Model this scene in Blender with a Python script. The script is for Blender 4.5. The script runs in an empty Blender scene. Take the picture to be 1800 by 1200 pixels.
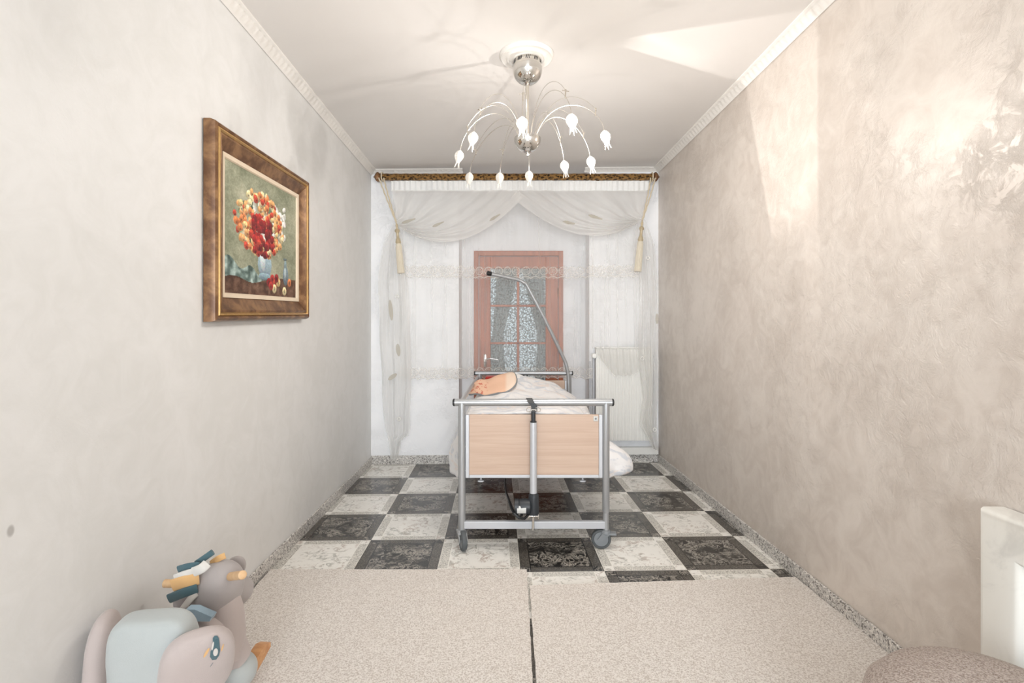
import bpy, bmesh, math, random
from mathutils import Vector, Matrix, noise
random.seed(7)
PI = math.pi
S = bpy.context.scene
C = S.collection
F = 925.0; CX = 900.0; CY = 576.0; HC = 1.30       # focal length in pixels (1800 wide), horizon row, lens height

# ------------------------------------------------------------------ camera
cd = bpy.data.cameras.new('camera'); cam = bpy.data.objects.new('camera', cd); C.objects.link(cam)
cam.location = (0, 0, HC); cam.rotation_euler = (PI/2, 0, 0)
cd.sensor_width = 36; cd.lens = F/1800*36; cd.shift_y = -24/1800; cd.clip_start = 0.02
S.camera = cam
# ------------------------------------------------------------------ world, view, big lights
w = bpy.data.worlds.new('world'); S.world = w; w.use_nodes = True
w.node_tree.nodes['Background'].inputs[0].default_value = (0.86, 0.93, 1.0, 1)
w.node_tree.nodes['Background'].inputs[1].default_value = 1.1
S.view_settings.view_transform = 'Standard'; S.view_settings.look = 'None'
S.view_settings.gamma = 1; S.view_settings.use_curve_mapping = False
S.view_settings.exposure = 0.24

def area(name, loc, rot, sx, sy, watts, col):
    l = bpy.data.lights.new(name, 'AREA'); l.shape = 'RECTANGLE'; l.size = sx; l.size_y = sy
    l.energy = watts; l.color = col
    o = bpy.data.objects.new(name, l); C.objects.link(o); o.location = loc; o.rotation_euler = rot
    return o
# soft fill light added behind the camera, in a window made up for it
area('added_fill_light', (0.1, -4.46, 1.55), (PI/2, 0, 0), 2.2, 1.9, 195, (0.87, 0.935, 1.0))

# ------------------------------------------------------------------ material helpers
def lin(c):
    return tuple((v/255/12.92 if v/255 <= 0.04045 else ((v/255+0.055)/1.055)**2.4) for v in c) + (1,)

class M:
    def __init__(s, name):
        s.m = bpy.data.materials.new(name); s.m.use_nodes = True
        s.t = s.m.node_tree; s.n = s.t.nodes; s.b = s.n['Principled BSDF']; s.out = s.n['Material Output']
    def put(s, sock, v):
        if isinstance(v, bpy.types.NodeSocket): s.t.links.new(v, sock)
        elif v is not None: sock.default_value = v
    def new(s, t): return s.n.new(t)
    def math(s, op, a, b=None, c=None):
        n = s.new('ShaderNodeMath'); n.operation = op
        s.put(n.inputs[0], a)
        if b is not None: s.put(n.inputs[1], b)
        if c is not None: s.put(n.inputs[2], c)
        return n.outputs[0]
    def mix(s, f, a, b):
        n = s.new('ShaderNodeMix'); n.data_type = 'RGBA'
        s.put(n.inputs[0], f); s.put(n.inputs[6], a); s.put(n.inputs[7], b)
        return n.outputs[2]
    def co(s, kind='Object', scale=(1, 1, 1), rot=(0, 0, 0)):
        n = s.new('ShaderNodeTexCoord'); o = n.outputs[kind]
        if scale != (1, 1, 1) or rot != (0, 0, 0):
            mp = s.new('ShaderNodeMapping'); s.put(mp.inputs[0], o)
            mp.inputs['Scale'].default_value = scale; mp.inputs['Rotation'].default_value = rot; o = mp.outputs[0]
        return o
    def xyz(s, v):
        n = s.new('ShaderNodeSeparateXYZ'); s.put(n.inputs[0], v); return n.outputs
    def noise(s, v, scale, detail=3, rough=0.55, dist=0.0):
        n = s.new('ShaderNodeTexNoise'); s.put(n.inputs['Vector'], v)
        n.inputs['Scale'].default_value = scale; n.inputs['Detail'].default_value = detail
        n.inputs['Roughness'].default_value = rough; n.inputs['Distortion'].default_value = dist
        return n.outputs[0]
    def voro(s, v, scale, feat='F1', out=0):
        n = s.new('ShaderNodeTexVoronoi'); n.feature = feat; s.put(n.inputs['Vector'], v)
        n.inputs['Scale'].default_value = scale
        return n.outputs[out]
    def ramp(s, f, a, b):                       # smooth 0..1 between a and b
        n = s.new('ShaderNodeMapRange'); n.interpolation_type = 'SMOOTHSTEP'
        s.put(n.inputs[0], f); n.inputs[1].default_value = a; n.inputs[2].default_value = b
        return n.outputs[0]
    def bump(s, h, strength=0.3, dist=0.01):
        n = s.new('ShaderNodeBump'); n.inputs['Strength'].default_value = strength
        n.inputs['Distance'].default_value = dist; s.put(n.inputs['Height'], h)
        s.put(s.b.inputs['Normal'], n.outputs[0]); return n.outputs[0]
    def set(s, col=None, rough=None, metal=None, **k):
        if col is not None: s.put(s.b.inputs['Base Color'], lin(col) if isinstance(col, tuple) and len(col) == 3 else col)
        if rough is not None: s.put(s.b.inputs['Roughness'], rough)
        if metal is not None: s.b.inputs['Metallic'].default_value = metal
        for kk, v in k.items(): s.put(s.b.inputs[kk.replace('_', ' ')], v)
        return s

def plain(name, col, rough=0.5, metal=0.0, var=0.06, scale=18, bump=0.0, **k):
    m = M(name); c = lin(col); d = tuple(v*(1-var*2.2) for v in c[:3]) + (1,)
    f = m.noise(m.co(), scale, 4)
    m.set(m.mix(f, d, tuple(min(1, v*(1+var)) for v in c[:3]) + (1,)), rough, metal, **k)
    if bump: m.bump(m.noise(m.co(), scale*6, 3), bump, 0.003)
    return m.m

# ------------------------------------------------------------------ mesh helpers
def obj(name, bm, mat, parent=None, smooth=True, angle=40):
    bmesh.ops.remove_doubles(bm, verts=bm.verts, dist=1e-6)
    bmesh.ops.recalc_face_normals(bm, faces=bm.faces)
    me = bpy.data.meshes.new(name); bm.to_mesh(me); bm.free()
    for m in (mat if isinstance(mat, (list, tuple)) else [mat]): me.materials.append(m)
    if smooth:
        me.polygons.foreach_set('use_smooth', [True]*len(me.polygons))
        try: me.set_sharp_from_angle(angle=math.radians(angle))
        except Exception: pass
    o = bpy.data.objects.new(name, me); C.objects.link(o)
    if parent:
        o.parent = parent; o.matrix_parent_inverse = Matrix.Translation(-Vector(parent.location))
    return o
def thing(name, label, cat, loc=(0, 0, 0), group=None):
    o = bpy.data.objects.new(name, None); C.objects.link(o); o.location = loc; o.empty_display_size = 0.05
    return tag(o, label, cat, group)
def tag(o, label, cat, group=None):
    o['label'] = label; o['category'] = cat
    if group: o['group'] = group
    return o
def struct(name, bm, mat, parent=None, smooth=False):
    o = obj(name, bm, mat, parent, smooth)
    if not parent: o['kind'] = 'structure'
    return o
def P(u, v, Y):                                  # a point of the place seen at (u, v), Y metres ahead
    return Vector(((u-CX)/F*Y, Y, HC-(v-CY)/F*Y))
def box(bm, x0, x1, y0, y1, z0, z1, bev=0.0, mat=None, seg=2):
    r = bmesh.ops.create_cube(bm, size=1)
    vs = r['verts']
    for v in vs: v.co = Vector(((x0+x1)/2+v.co.x*(x1-x0), (y0+y1)/2+v.co.y*(y1-y0), (z0+z1)/2+v.co.z*(z1-z0)))
    if bev:
        es = list({e for v in vs for e in v.link_edges})
        r2 = bmesh.ops.bevel(bm, geom=es, offset=bev, segments=seg, affect='EDGES', profile=0.5)
        vs = list({v for f in r2['faces'] for v in f.verts} | {v for v in vs if v.is_valid})
    if mat is not None:
        for v in vs: v.co = mat @ v.co
    return vs
def prism(bm, pts, z0, z1):                      # plan polygon, z range (z may be callables)
    f0 = z0 if callable(z0) else (lambda x, y: z0); f1 = z1 if callable(z1) else (lambda x, y: z1)
    a = [bm.verts.new((x, y, f0(x, y))) for x, y in pts]; b = [bm.verts.new((x, y, f1(x, y))) for x, y in pts]
    bm.faces.new(a[::-1]); bm.faces.new(b)
    for i in range(len(pts)): bm.faces.new((a[i], a[(i+1) % len(pts)], b[(i+1) % len(pts)], b[i]))
def frame_at(d):
    d = d.normalized(); u = Vector((0, 0, 1)) if abs(d.z) < 0.95 else Vector((1, 0, 0))
    x = d.cross(u).normalized(); return x, d.cross(x).normalized()
def tube(bm, pts, r, n=10, cap=True):
    pts = [Vector(p) for p in pts]; rs = r if isinstance(r, (list, tuple)) else [r]*len(pts)
    rings = []; px = None
    for i, p in enumerate(pts):
        d = (pts[min(i+1, len(pts)-1)] - pts[max(i-1, 0)])
        x, y = frame_at(d)
        if px is not None:
            x = (px - d.normalized()*px.dot(d.normalized())).normalized(); y = d.normalized().cross(x)
        px = x
        rings.append([bm.verts.new(p + (x*math.cos(2*PI*k/n) + y*math.sin(2*PI*k/n))*rs[i]) for k in range(n)])
    for a, b in zip(rings, rings[1:]):
        for k in range(n): bm.faces.new((a[k], a[(k+1) % n], b[(k+1) % n], b[k]))
    if cap: bm.faces.new(rings[0][::-1]); bm.faces.new(rings[-1])
def lathe(bm, prof, base, axis=(0, 0, 1), n=28, fn=None):   # prof: (radius, height)
    d = Vector(axis).normalized(); x, y = frame_at(d); base = Vector(base); rings = []
    for r, h in prof:
        rings.append([bm.verts.new(base + d*h + (x*math.cos(2*PI*k/n) + y*math.sin(2*PI*k/n))*max(r, 1e-5)*(fn(2*PI*k/n, h) if fn else 1)) for k in range(n)])
    for a, b in zip(rings, rings[1:]):
        for k in range(n): bm.faces.new((a[k], a[(k+1) % n], b[(k+1) % n], b[k]))
    bm.faces.new(rings[0][::-1]); bm.faces.new(rings[-1])
def rot(rx, ry, rz):
    return Matrix.Rotation(rz, 4, 'Z') @ Matrix.Rotation(ry, 4, 'Y') @ Matrix.Rotation(rx, 4, 'X')
def blob(bm, c, r, R=None, e=1.0, nz=0.0, ns=6.0, nu=36, nv=22, e2=None):     # superellipsoid: soft stuffed shapes
    c = Vector(c); R = R or Matrix.Identity(4); e2 = e2 or e
    sp = lambda v, p: math.copysign(abs(v)**p, v)
    rings = []
    for j in range(nv+1):
        ph = -PI/2 + PI*j/nv; row = []
        for i in range(nu):
            th = 2*PI*i/nu
            v = Vector((r[0]*sp(math.cos(ph), e2)*sp(math.cos(th), e), r[1]*sp(math.cos(ph), e2)*sp(math.sin(th), e), r[2]*sp(math.sin(ph), e2)))
            p = c + (R @ v)
            if nz: p += (p-c).normalized()*noise.noise(p*ns)*nz
            row.append(bm.verts.new(p))
        rings.append(row)
    for a, b in zip(rings, rings[1:]):
        for k in range(nu): bm.faces.new((a[k], a[(k+1) % nu], b[(k+1) % nu], b[k]))
    bmesh.ops.remove_doubles(bm, verts=rings[0]+rings[-1], dist=1e-4)
def sheet(bm, fn, ns, nt, uvf=None, keep=None):  # fn(s,t)->point
    g = [[bm.verts.new(fn(i/ns, j/nt)) for i in range(ns+1)] for j in range(nt+1)]
    uv = bm.loops.layers.uv.verify()
    for j in range(nt):
        for i in range(ns):
            f = bm.faces.new((g[j][i], g[j][i+1], g[j+1][i+1], g[j+1][i]))
            for l, (a, b) in zip(f.loops, ((i, j), (i+1, j), (i+1, j+1), (i, j+1))):
                l[uv].uv = uvf(a/ns, b/nt) if uvf else (a/ns, b/nt)
    return g
def slab(bm, pts, th, axis):                     # extrude a polygon outline (3D points) by th along axis
    axis = Vector(axis).normalized()*th
    a = [bm.verts.new(Vector(p)) for p in pts]; b = [bm.verts.new(Vector(p)+axis) for p in pts]
    bm.faces.new(a[::-1]); bm.faces.new(b)
    for i in range(len(a)): bm.faces.new((a[i], a[(i+1) % len(a)], b[(i+1) % len(a)], b[i]))
def interp(tab, x):
    for (a, *va), (b, *vb) in zip(tab, tab[1:]):
        if x <= b or (b, *vb) == tuple(tab[-1]):
            k = max(0.0, min(1.0, (x-a)/(b-a))); return [p+(q-p)*k for p, q in zip(va, vb)]
def smooth(x): x = max(0, min(1, x)); return x*x*(3-2*x)

# ------------------------------------------------------------------ materials
def wall_material(name, col, hi, bump, rough, stain=None, spec=0.5):
    m = M(name); o = m.co()
    broad = m.noise(o, 1.3, 4, 0.6, 0.6); fine = m.noise(o, 7, 6, 0.62, 1.2)
    f = m.math('ADD', m.math('MULTIPLY', broad, 0.5), m.math('MULTIPLY', fine, 0.5))
    c = m.mix(m.ramp(f, 0.36, 0.64), lin(col), lin(hi))
    if stain:
        x, y, z = m.xyz(o)
        d = m.math('ADD', m.math('POWER', m.math('SUBTRACT', y, stain[0]), 2.0), m.math('POWER', m.math('MULTIPLY', m.math('SUBTRACT', z, stain[1]), 0.7), 2.0))
        c = m.mix(m.math('MULTIPLY', m.ramp(d, 0.00017, 0.00003), 0.5), c, lin((110, 104, 98)))
    m.set(c, m.math('ADD', rough, m.math('MULTIPLY', fine, 0.12)), 0.0)
    m.b.inputs['Specular IOR Level'].default_value = spec
    tro = m.noise(o, 13, 8, 0.72, 0.5)
    patch = m.math('MULTIPLY', m.ramp(tro, 0.40, 0.60), m.ramp(m.noise(o, 2.2, 2), 0.35, 0.6))
    m.bump(m.math('ADD', m.math('MULTIPLY', patch, bump), m.math('MULTIPLY', m.noise(o, 60, 3), 0.12*bump)), 0.55, 0.006)
    return m.m
M_wl = wall_material('cream_glazed_plaster', (222, 221, 218), (230, 229, 227), 0.09, 0.45, stain=(1.343, 0.782))

M_wr = wall_material('warm_pearl_plaster', (208, 197, 187), (226, 217, 208), 0.5, 0.36, spec=0.8)
M_wr.node_tree.nodes['Principled BSDF'].inputs['Metallic'].default_value = 0.12
M_wb = wall_material('white_rough_plaster', (247, 248, 250), (252, 252, 253), 1.0, 0.6)
M_ceil = plain('matt_ceiling_paint', (229, 225, 221), 0.45, var=0.015, scale=2)
M_crown = plain('white_moulding', (238, 234, 228), 0.5, var=0.02, bump=0.1)
M_white = plain('white_paint', (238, 237, 232), 0.35, var=0.015)

def terrazzo(name, base, dark, scale=160, rough=0.35):
    m = M(name); o = m.co()
    v = m.voro(o, scale, out=1); x = m.xyz(v)[0]; y = m.xyz(v)[1]
    c = m.mix(m.ramp(x, 0.66, 0.70), lin(base), lin(dark)); c = m.mix(m.ramp(y, 0.72, 0.76), c, lin((238, 234, 228)))
    c = m.mix(m.ramp(m.noise(o, 400, 1), 0.55, 0.62), c, lin((176, 170, 162)))
    m.set(c, rough); return m.m
M_terr = terrazzo('speckled_terrazzo', (204, 201, 197), (104, 100, 97))

def tiles():
    m = M('checkered_marbled_tiles'); o = m.co(); x, y, z = m.xyz(o)
    yaw = -0.027822; x0, z0, T = -1.34918, 4.55735, 0.448563
    dx = m.math('SUBTRACT', x, x0); dy = m.math('SUBTRACT', y, z0)
    gx = m.math('SUBTRACT', m.math('MULTIPLY', dx, math.cos(yaw)), m.math('MULTIPLY', dy, math.sin(yaw)))
    gz = m.math('ADD', m.math('MULTIPLY', dx, math.sin(yaw)), m.math('MULTIPLY', dy, math.cos(yaw)))
    a = m.math('DIVIDE', gx, T); b = m.math('DIVIDE', gz, -T)
    ia = m.math('FLOOR', a); ib = m.math('FLOOR', b)
    fa = m.math('FRACT', a); fb = m.math('FRACT', b)
    par = m.math('FLOORED_MODULO', m.math('ADD', ia, ib), 2.0)      # 0 = dark
    ea = m.math('MINIMUM', fa, m.math('SUBTRACT', 1.0, fa)); eb = m.math('MINIMUM', fb, m.math('SUBTRACT', 1.0, fb))
    e = m.math('MINIMUM', ea, eb); ex = m.math('MAXIMUM', ea, eb)
    band = m.math('LESS_THAN', e, 0.125)
    line = m.math('LESS_THAN', m.math('ABSOLUTE', m.math('SUBTRACT', e, 0.125)), 0.006)
    corner = m.math('LESS_THAN', ex, 0.125)
    cline = m.math('MULTIPLY', band, m.math('LESS_THAN', m.math('ABSOLUTE', m.math('SUBTRACT', ex, 0.125)), 0.005))
    grout = m.math('LESS_THAN', e, 0.009)
    sp = m.xyz(m.voro(o, 260, out=1))[0]
    n1 = m.noise(o, 16, 7, 0.72, 1.8); n2 = m.noise(o, 8, 5, 0.6, 0.5); n3 = m.noise(o, 5.5, 3)
    # light tile
    vein = m.ramp(m.math('ABSOLUTE', m.math('SUBTRACT', n1, 0.5)), 0.06, 0.0)
    blotch = m.math('MULTIPLY', m.ramp(n1, 0.48, 0.60), m.ramp(n2, 0.36, 0.54))
    tint = m.mix(m.ramp(n3, 0.42, 0.6), lin((156, 156, 148)), lin((178, 160, 148)))
    lw = m.mix(m.math('MULTIPLY', blotch, 0.75), lin((246, 244, 238)), tint)
    lb = m.mix(m.ramp(sp, 0.55, 0.62), lin((226, 223, 215)), lin((172, 169, 162)))
    dk = m.mix(m.math('MULTIPLY', vein, m.ramp(n2, 0.36, 0.56)), lin((28, 27, 26)), lin((176, 170, 160)))
    db = m.mix(m.ramp(sp, 0.6, 0.68), lin((72, 69, 64)), lin((104, 99, 92)))
    useb = m.math('MULTIPLY', band, m.math('SUBTRACT', 1.0, corner))
    light = m.mix(useb, lw, lb); dark = m.mix(useb, dk, db)
    ln = m.math('MAXIMUM', m.math('MULTIPLY', line, m.math('SUBTRACT', 1.0, corner)), cline)
    light = m.mix(ln, light, lin((246, 244, 237))); dark = m.mix(ln, dark, lin((22, 21, 20)))
    c = m.mix(par, dark, light); c = m.mix(grout, c, m.mix(par, lin((60, 57, 53)), lin((226, 222, 212))))
    m.set(c, m.math('ADD', 0.16, m.math('MULTIPLY', n2, 0.12)))
    m.b.inputs['Specular IOR Level'].default_value = 0.5
    return m.m
M_tile = tiles()

def rug_mat():
    m = M('cream_loop_carpet'); o = m.co(); f = m.noise(o, 165, 5, 0.8); g = m.noise(o, 3, 4); h = m.noise(o, 90, 2)
    c = m.mix(m.ramp(f, 0.40, 0.56), lin((184, 172, 161)), lin((245, 240, 234)))
    c = m.mix(m.math('MULTIPLY', g, 0.35), c, lin((230, 219, 208)))
    m.set(c, 0.95); m.b.inputs['Sheen Weight'].default_value = 0.2
    m.bump(m.math('ADD', f, h), 0.6, 0.006); return m.m
M_rug = rug_mat()

def wood(name, a, b, sc=(2, 60, 60), rough=0.45, bump=0.05, freq=1.0):
    m = M(name); o = m.co(scale=sc); f = m.noise(o, 1.0*freq, 5, 0.6, 0.8)
    m.set(m.mix(m.ramp(f, 0.3, 0.7), lin(a), lin(b)), rough); m.bump(f, bump, 0.002); return m.m
M_beech = wood('pale_beech_laminate', (192, 164, 144), (203, 178, 158), (1.6, 1, 42), 0.42, 0.02)
M_door = wood('reddish_brown_door_wood', (152, 78, 42), (184, 102, 62), (30, 30, 2.0), 0.4, 0.05)
M_rock = wood('warm_rocker_wood', (190, 132, 82), (214, 162, 112), (6, 40, 40), 0.4, 0.04)
M_dowel = wood('pale_dowel_wood', (206, 166, 122), (222, 186, 144), (20, 20, 20), 0.45, 0.02)
def gilt():
    m = M('antique_gilt_wood'); o = m.co(); f = m.noise(o, 11, 5, 0.6, 0.3); s = m.noise(m.co(scale=(40, 4, 40)), 1, 4)
    c = m.mix(m.ramp(f, 0.38, 0.68), lin((98, 66, 42)), lin((160, 122, 84))); c = m.mix(m.math('MULTIPLY', s, 0.35), c, lin((92, 54, 30)))
    m.set(c, 0.38, 0.25); m.bump(f, 0.1, 0.002); return m.m
M_gilt = gilt()
M_giltlight = plain('worn_gold_leaf', (196, 156, 98), 0.3, 0.55, var=0.15, scale=40)
M_linen = plain('pale_frame_slip', (226, 208, 184), 0.6, var=0.05)
M_alu = plain('silver_powder_coated_steel', (178, 180, 182), 0.32, 0.55, var=0.02)
M_aluw = plain('light_grey_steel_edge', (198, 200, 204), 0.4, 0.3, var=0.02)
M_chrome = plain('polished_chrome', (214, 212, 208), 0.07, 1.0, var=0.01)
M_satin = plain('satin_nickel_wire', (206, 200, 190), 0.25, 0.9, var=0.02)
M_black = plain('black_plastic', (26, 28, 30), 0.4, var=0.05)
M_darkgrey = plain('dark_grey_plastic', (46, 50, 54), 0.45, var=0.04)
M_grey = plain('grey_caster_plastic', (128, 132, 135), 0.5, var=0.04)
M_tyre = plain('dark_grey_tyre', (84, 88, 90), 0.6, var=0.05)
M_label = plain('silver_sticker', (206, 206, 202), 0.4, var=0.08, scale=120)
def fabric(name, col, var=0.05, rough=0.92, bump=0.35, sheen=0.3):
    m = M(name); o = m.co(); c = lin(col); f = m.noise(o, 9, 4)
    m.set(m.mix(f, tuple(v*(1-var*2) for v in c[:3])+(1,), tuple(min(1, v*(1+var)) for v in c[:3])+(1,)), rough)
    m.b.inputs['Sheen Weight'].default_value = sheen
    m.bump(m.noise(o, 420, 2), bump, 0.0015); return m.m
M_plush = fabric('grey_mauve_plush', (186, 174, 170))
M_plushd = fabric('grey_head_plush', (172, 165, 163))
M_seatw = fabric('pale_blue_white_plush', (178, 183, 182))
M_teal = fabric('dark_teal_felt', (74, 102, 110))
M_orange = fabric('ochre_felt', (222, 178, 122))
M_wfelt = fabric('off_white_felt', (214, 210, 204))
M_bluef = fabric('light_blue_felt', (152, 176, 192))
M_cream = fabric('cream_tassel_yarn', (226, 216, 196), bump=0.6)
M_rope = fabric('beige_gold_rope', (216, 202, 176), bump=0.6)
M_tasselhead = plain('pale_gold_tassel_cap', (206, 190, 158), 0.4, 0.2, var=0.12, scale=60)
M_red = fabric('red_cloth', (176, 52, 44))

def boucle():
    m = M('grey_boucle'); o = m.co(); f = m.noise(o, 210, 4, 0.7); v = m.voro(o, 120)
    m.set(m.mix(m.ramp(f, 0.36, 0.62), lin((150, 134, 124)), lin((208, 196, 188))), 0.95); m.bump(m.math('ADD', f, v), 0.7, 0.006); return m.m
M_boucle = boucle()

def sheer(name, col, alpha, lace=False, alpha2=None):
    m = M(name); uv = m.co('UV'); u, v, _ = m.xyz(uv)
    lw = m.new('ShaderNodeLayerWeight'); lw.inputs['Blend'].default_value = 0.35
    vert = m.noise(m.co('UV', scale=(14, 0.5, 1)), 1, 2)
    op = m.math('ADD', alpha, m.math('MULTIPLY', lw.outputs['Facing'], 0.22))
    op = m.math('ADD', op, m.math('MULTIPLY', m.math('SUBTRACT', vert, 0.5), 0.16))
    c = lin(col)
    if lace:
        tot = None
        for zc, up in ((1.845, 1), (0.880, 1)):   # two woven borders: scalloped motifs with a net above
            cu = m.math('SUBTRACT', m.math('FRACT', m.math('DIVIDE', u, 0.088)), 0.5)
            du = m.math('MULTIPLY', cu, 0.088); dv = m.math('SUBTRACT', v, zc)
            d = m.math('SQRT', m.math('ADD', m.math('POWER', du, 2.0), m.math('POWER', dv, 2.0)))
            ring = m.math('GREATER_THAN', m.math('SINE', m.math('MULTIPLY', d, 430.0)), -0.1)
            disc = m.math('LESS_THAN', d, 0.040)
            ang = m.math('ARCTAN2', du, dv)
            spoke = m.math('GREATER_THAN', m.math('SINE', m.math('MULTIPLY', ang, 11.0)), 0.1)
            motif = m.math('MULTIPLY', disc, m.math('MAXIMUM', m.math('GREATER_THAN', d, 0.034), m.math('MULTIPLY', m.math('MULTIPLY', ring, m.math('GREATER_THAN', m.noise(m.co('UV'), 130, 2), 0.42)), m.math('ADD', m.math('MULTIPLY', spoke, 0.6), 0.4))))
            net = m.math('GREATER_THAN', m.voro(m.co('UV', scale=(1, 1, 1)), 75), 0.52)
            inb = m.math('MULTIPLY', m.math('LESS_THAN', dv, 0.10), m.math('GREATER_THAN', dv, -0.078))
            fade = m.ramp(dv, 0.10, 0.015)
            netm = m.math('MULTIPLY', m.math('MULTIPLY', net, inb), m.math('MULTIPLY', fade, 0.4))
            edge = m.math('MULTIPLY', m.math('LESS_THAN', m.math('ABSOLUTE', m.math('ADD', dv, m.math('SUBTRACT', 0.068, m.math('MULTIPLY', m.math('ABSOLUTE', m.math('SINE', m.math('MULTIPLY', u, 35.7))), 0.016)))), 0.004), 1.0)
            band = m.math('MAXIMUM', m.math('MAXIMUM', m.math('MULTIPLY', motif, 0.75), netm), m.math('MULTIPLY', edge, 0.8))
            tot = band if tot is None else m.math('MAXIMUM', tot, band)
        op = m.math('MAXIMUM', op, tot)
        c = m.mix(m.math('MULTIPLY', tot, 0.8), lin(col), lin((236, 230, 220)))
    m.n.remove(m.b)
    di = m.new('ShaderNodeBsdfDiffuse'); tr = m.new('ShaderNodeBsdfTranslucent'); tp = m.new('ShaderNodeBsdfTransparent')
    m.put(di.inputs[0], c); m.put(tr.inputs[0], c)
    m1 = m.new('ShaderNodeMixShader'); m1.inputs[0].default_value = 0.35
    m.t.links.new(di.outputs[0], m1.inputs[1]); m.t.links.new(tr.outputs[0], m1.inputs[2])
    m2 = m.new('ShaderNodeMixShader'); cl = m.math('MINIMUM', m.math('MAXIMUM', op, 0.05), 1.0)
    m.put(m2.inputs[0], cl); m.t.links.new(tp.outputs[0], m2.inputs[1]); m.t.links.new(m1.outputs[0], m2.inputs[2])
    m.t.links.new(m2.outputs[0], m.out.inputs[0]); return m.m
M_lace = sheer('sheer_lace_net', (247, 246, 243), 0.24, lace=True)
M_voile = sheer('white_voile', (246, 244, 241), 0.60)
M_voile2 = sheer('thin_side_voile', (246, 245, 242), 0.42)
M_header = plain('curtain_header_tape', (240, 240, 238), 0.85, var=0.03, scale=60, bump=0.3)
M_leaf = sheer('printed_leaf_voile', (196, 188, 168), 0.55)

# ================================================================== THE ROOM
XL = lambda y: -1.256-0.0175*y                    # left wall face
XR = lambda y: 1.55-0.0246*y                      # right wall face
YB = lambda x: 5.02+0.036*(x+1.345)               # back wall face
ZC = lambda x, y=0: 2.80+0.0196*(x+1.3)           # underside of the ceiling
YF = -4.5
bm = bmesh.new(); prism(bm, [(-1.5, YF-.2), (1.9, YF-.2), (1.9, 5.6), (-1.5, 5.6)], -0.1, 0.0); struct('floor', bm, M_tile)
bm = bmesh.new(); prism(bm, [(-1.5, YF-.2), (1.9, YF-.2), (1.9, 5.6), (-1.5, 5.6)], ZC, 2.98); struct('ceiling', bm, M_ceil)
bm = bmesh.new(); prism(bm, [(XL(YF), YF), (XL(5.6), 5.6), (XL(5.6)-.12, 5.6), (XL(YF)-.12, YF)], 0, lambda x, y: ZC(x)); struct('wall_left', bm, M_wl)
bm = bmesh.new(); prism(bm, [(XR(YF), YF), (XR(5.6), 5.6), (XR(5.6)+.12, 5.6), (XR(YF)+.12, YF)], 0, lambda x, y: ZC(x)); struct('wall_right', bm, M_wr)
# back wall: two piers, a niche between them holding the door
DX0, DX1, DZ = -0.388, 0.521, 2.085; NB = 5.38
bm = bmesh.new(); zc = lambda x, y: ZC(x)
prism(bm, [(XL(5.03), YB(-1.345)), (-0.51, YB(-0.51)), (-0.51, NB+.12), (XL(5.5), NB+.12)], 0, zc)
prism(bm, [(0.748, YB(.748)), (XR(5.12), YB(1.424)), (XR(5.5), NB+.12), (0.748, NB+.12)], 0, zc)
prism(bm, [(-0.51, NB), (DX0, NB), (DX0, NB+.12), (-0.51, NB+.12)], 0, zc)
prism(bm, [(DX1, NB), (.748, NB), (.748, NB+.12), (DX1, NB+.12)], 0, zc)
prism(bm, [(DX0, NB), (DX1, NB), (DX1, NB+.12), (DX0, NB+.12)], DZ, zc)
struct('wall_back', bm, M_wb)
# unseen wall behind the camera; its wide opening is added for the fill light
bm = bmesh.new()
prism(bm, [(XL(YF), YF), (-1.05, YF), (-1.05, YF-.15), (XL(YF), YF-.15)], 0, zc)
prism(bm, [(1.25, YF), (XR(YF), YF), (XR(YF), YF-.15), (1.25, YF-.15)], 0, zc)
prism(bm, [(-1.05, YF), (1.25, YF), (1.25, YF-.15), (-1.05, YF-.15)], 0, 0.55)
prism(bm, [(-1.05, YF), (1.25, YF), (1.25, YF-.15), (-1.05, YF-.15)], 2.55, zc)
struct('wall_front', bm, M_wl)
bm = bmesh.new()
for a0_, a1_, b0_, b1_ in ((-1.05, -.99, .55, 2.55), (1.19, 1.25, .55, 2.55), (-.99, 1.19, .55, .61), (-.99, 1.19, 2.49, 2.55), (.07, .13, .61, 2.49)): box(bm, a0_, a1_, YF-.12, YF-.04, b0_, b1_, .004)
struct('added_window_1', bm, M_white)  # frame of the unseen window added around the fill light
# baseboards
def base_board(name, pts, nrm, h=0.075, th=0.013):
    bm = bmesh.new(); (x0, y0), (x1, y1) = pts; nx, ny = nrm
    a = (x0+nx*th, y0+ny*th); b = (x1+nx*th, y1+ny*th)
    prism(bm, [(x0, y0), (x1, y1), b, a], 0, h)
    bmesh.ops.bevel(bm, geom=[e for e in bm.edges if all(v.co.z > h-.001 for v in e.verts)], offset=0.003, segments=1, affect='EDGES')
    return struct(name, bm, M_terr)
base_board('baseboard_left', ((XL(YF), YF), (XL(5.02), 5.02)), (1, 0))
base_board('baseboard_right', ((XR(YF), YF), (XR(5.1), 5.1)), (-1, 0))
base_board('baseboard_back', ((XL(5.02), 5.02), (-0.51, YB(-.51))), (0, -1), 0.082)
base_board('baseboard_back', ((0.748, YB(.748)), (XR(5.1), YB(1.42))), (0, -1), 0.082)
bm = bmesh.new(); prism(bm, [(0.80, 5.045), (XR(5.1)-.015, 5.065), (XR(5.1)-.015, 5.13), (0.80, 5.10)], 0.082, 0.150)
struct('trim_5', bm, M_white)
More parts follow.
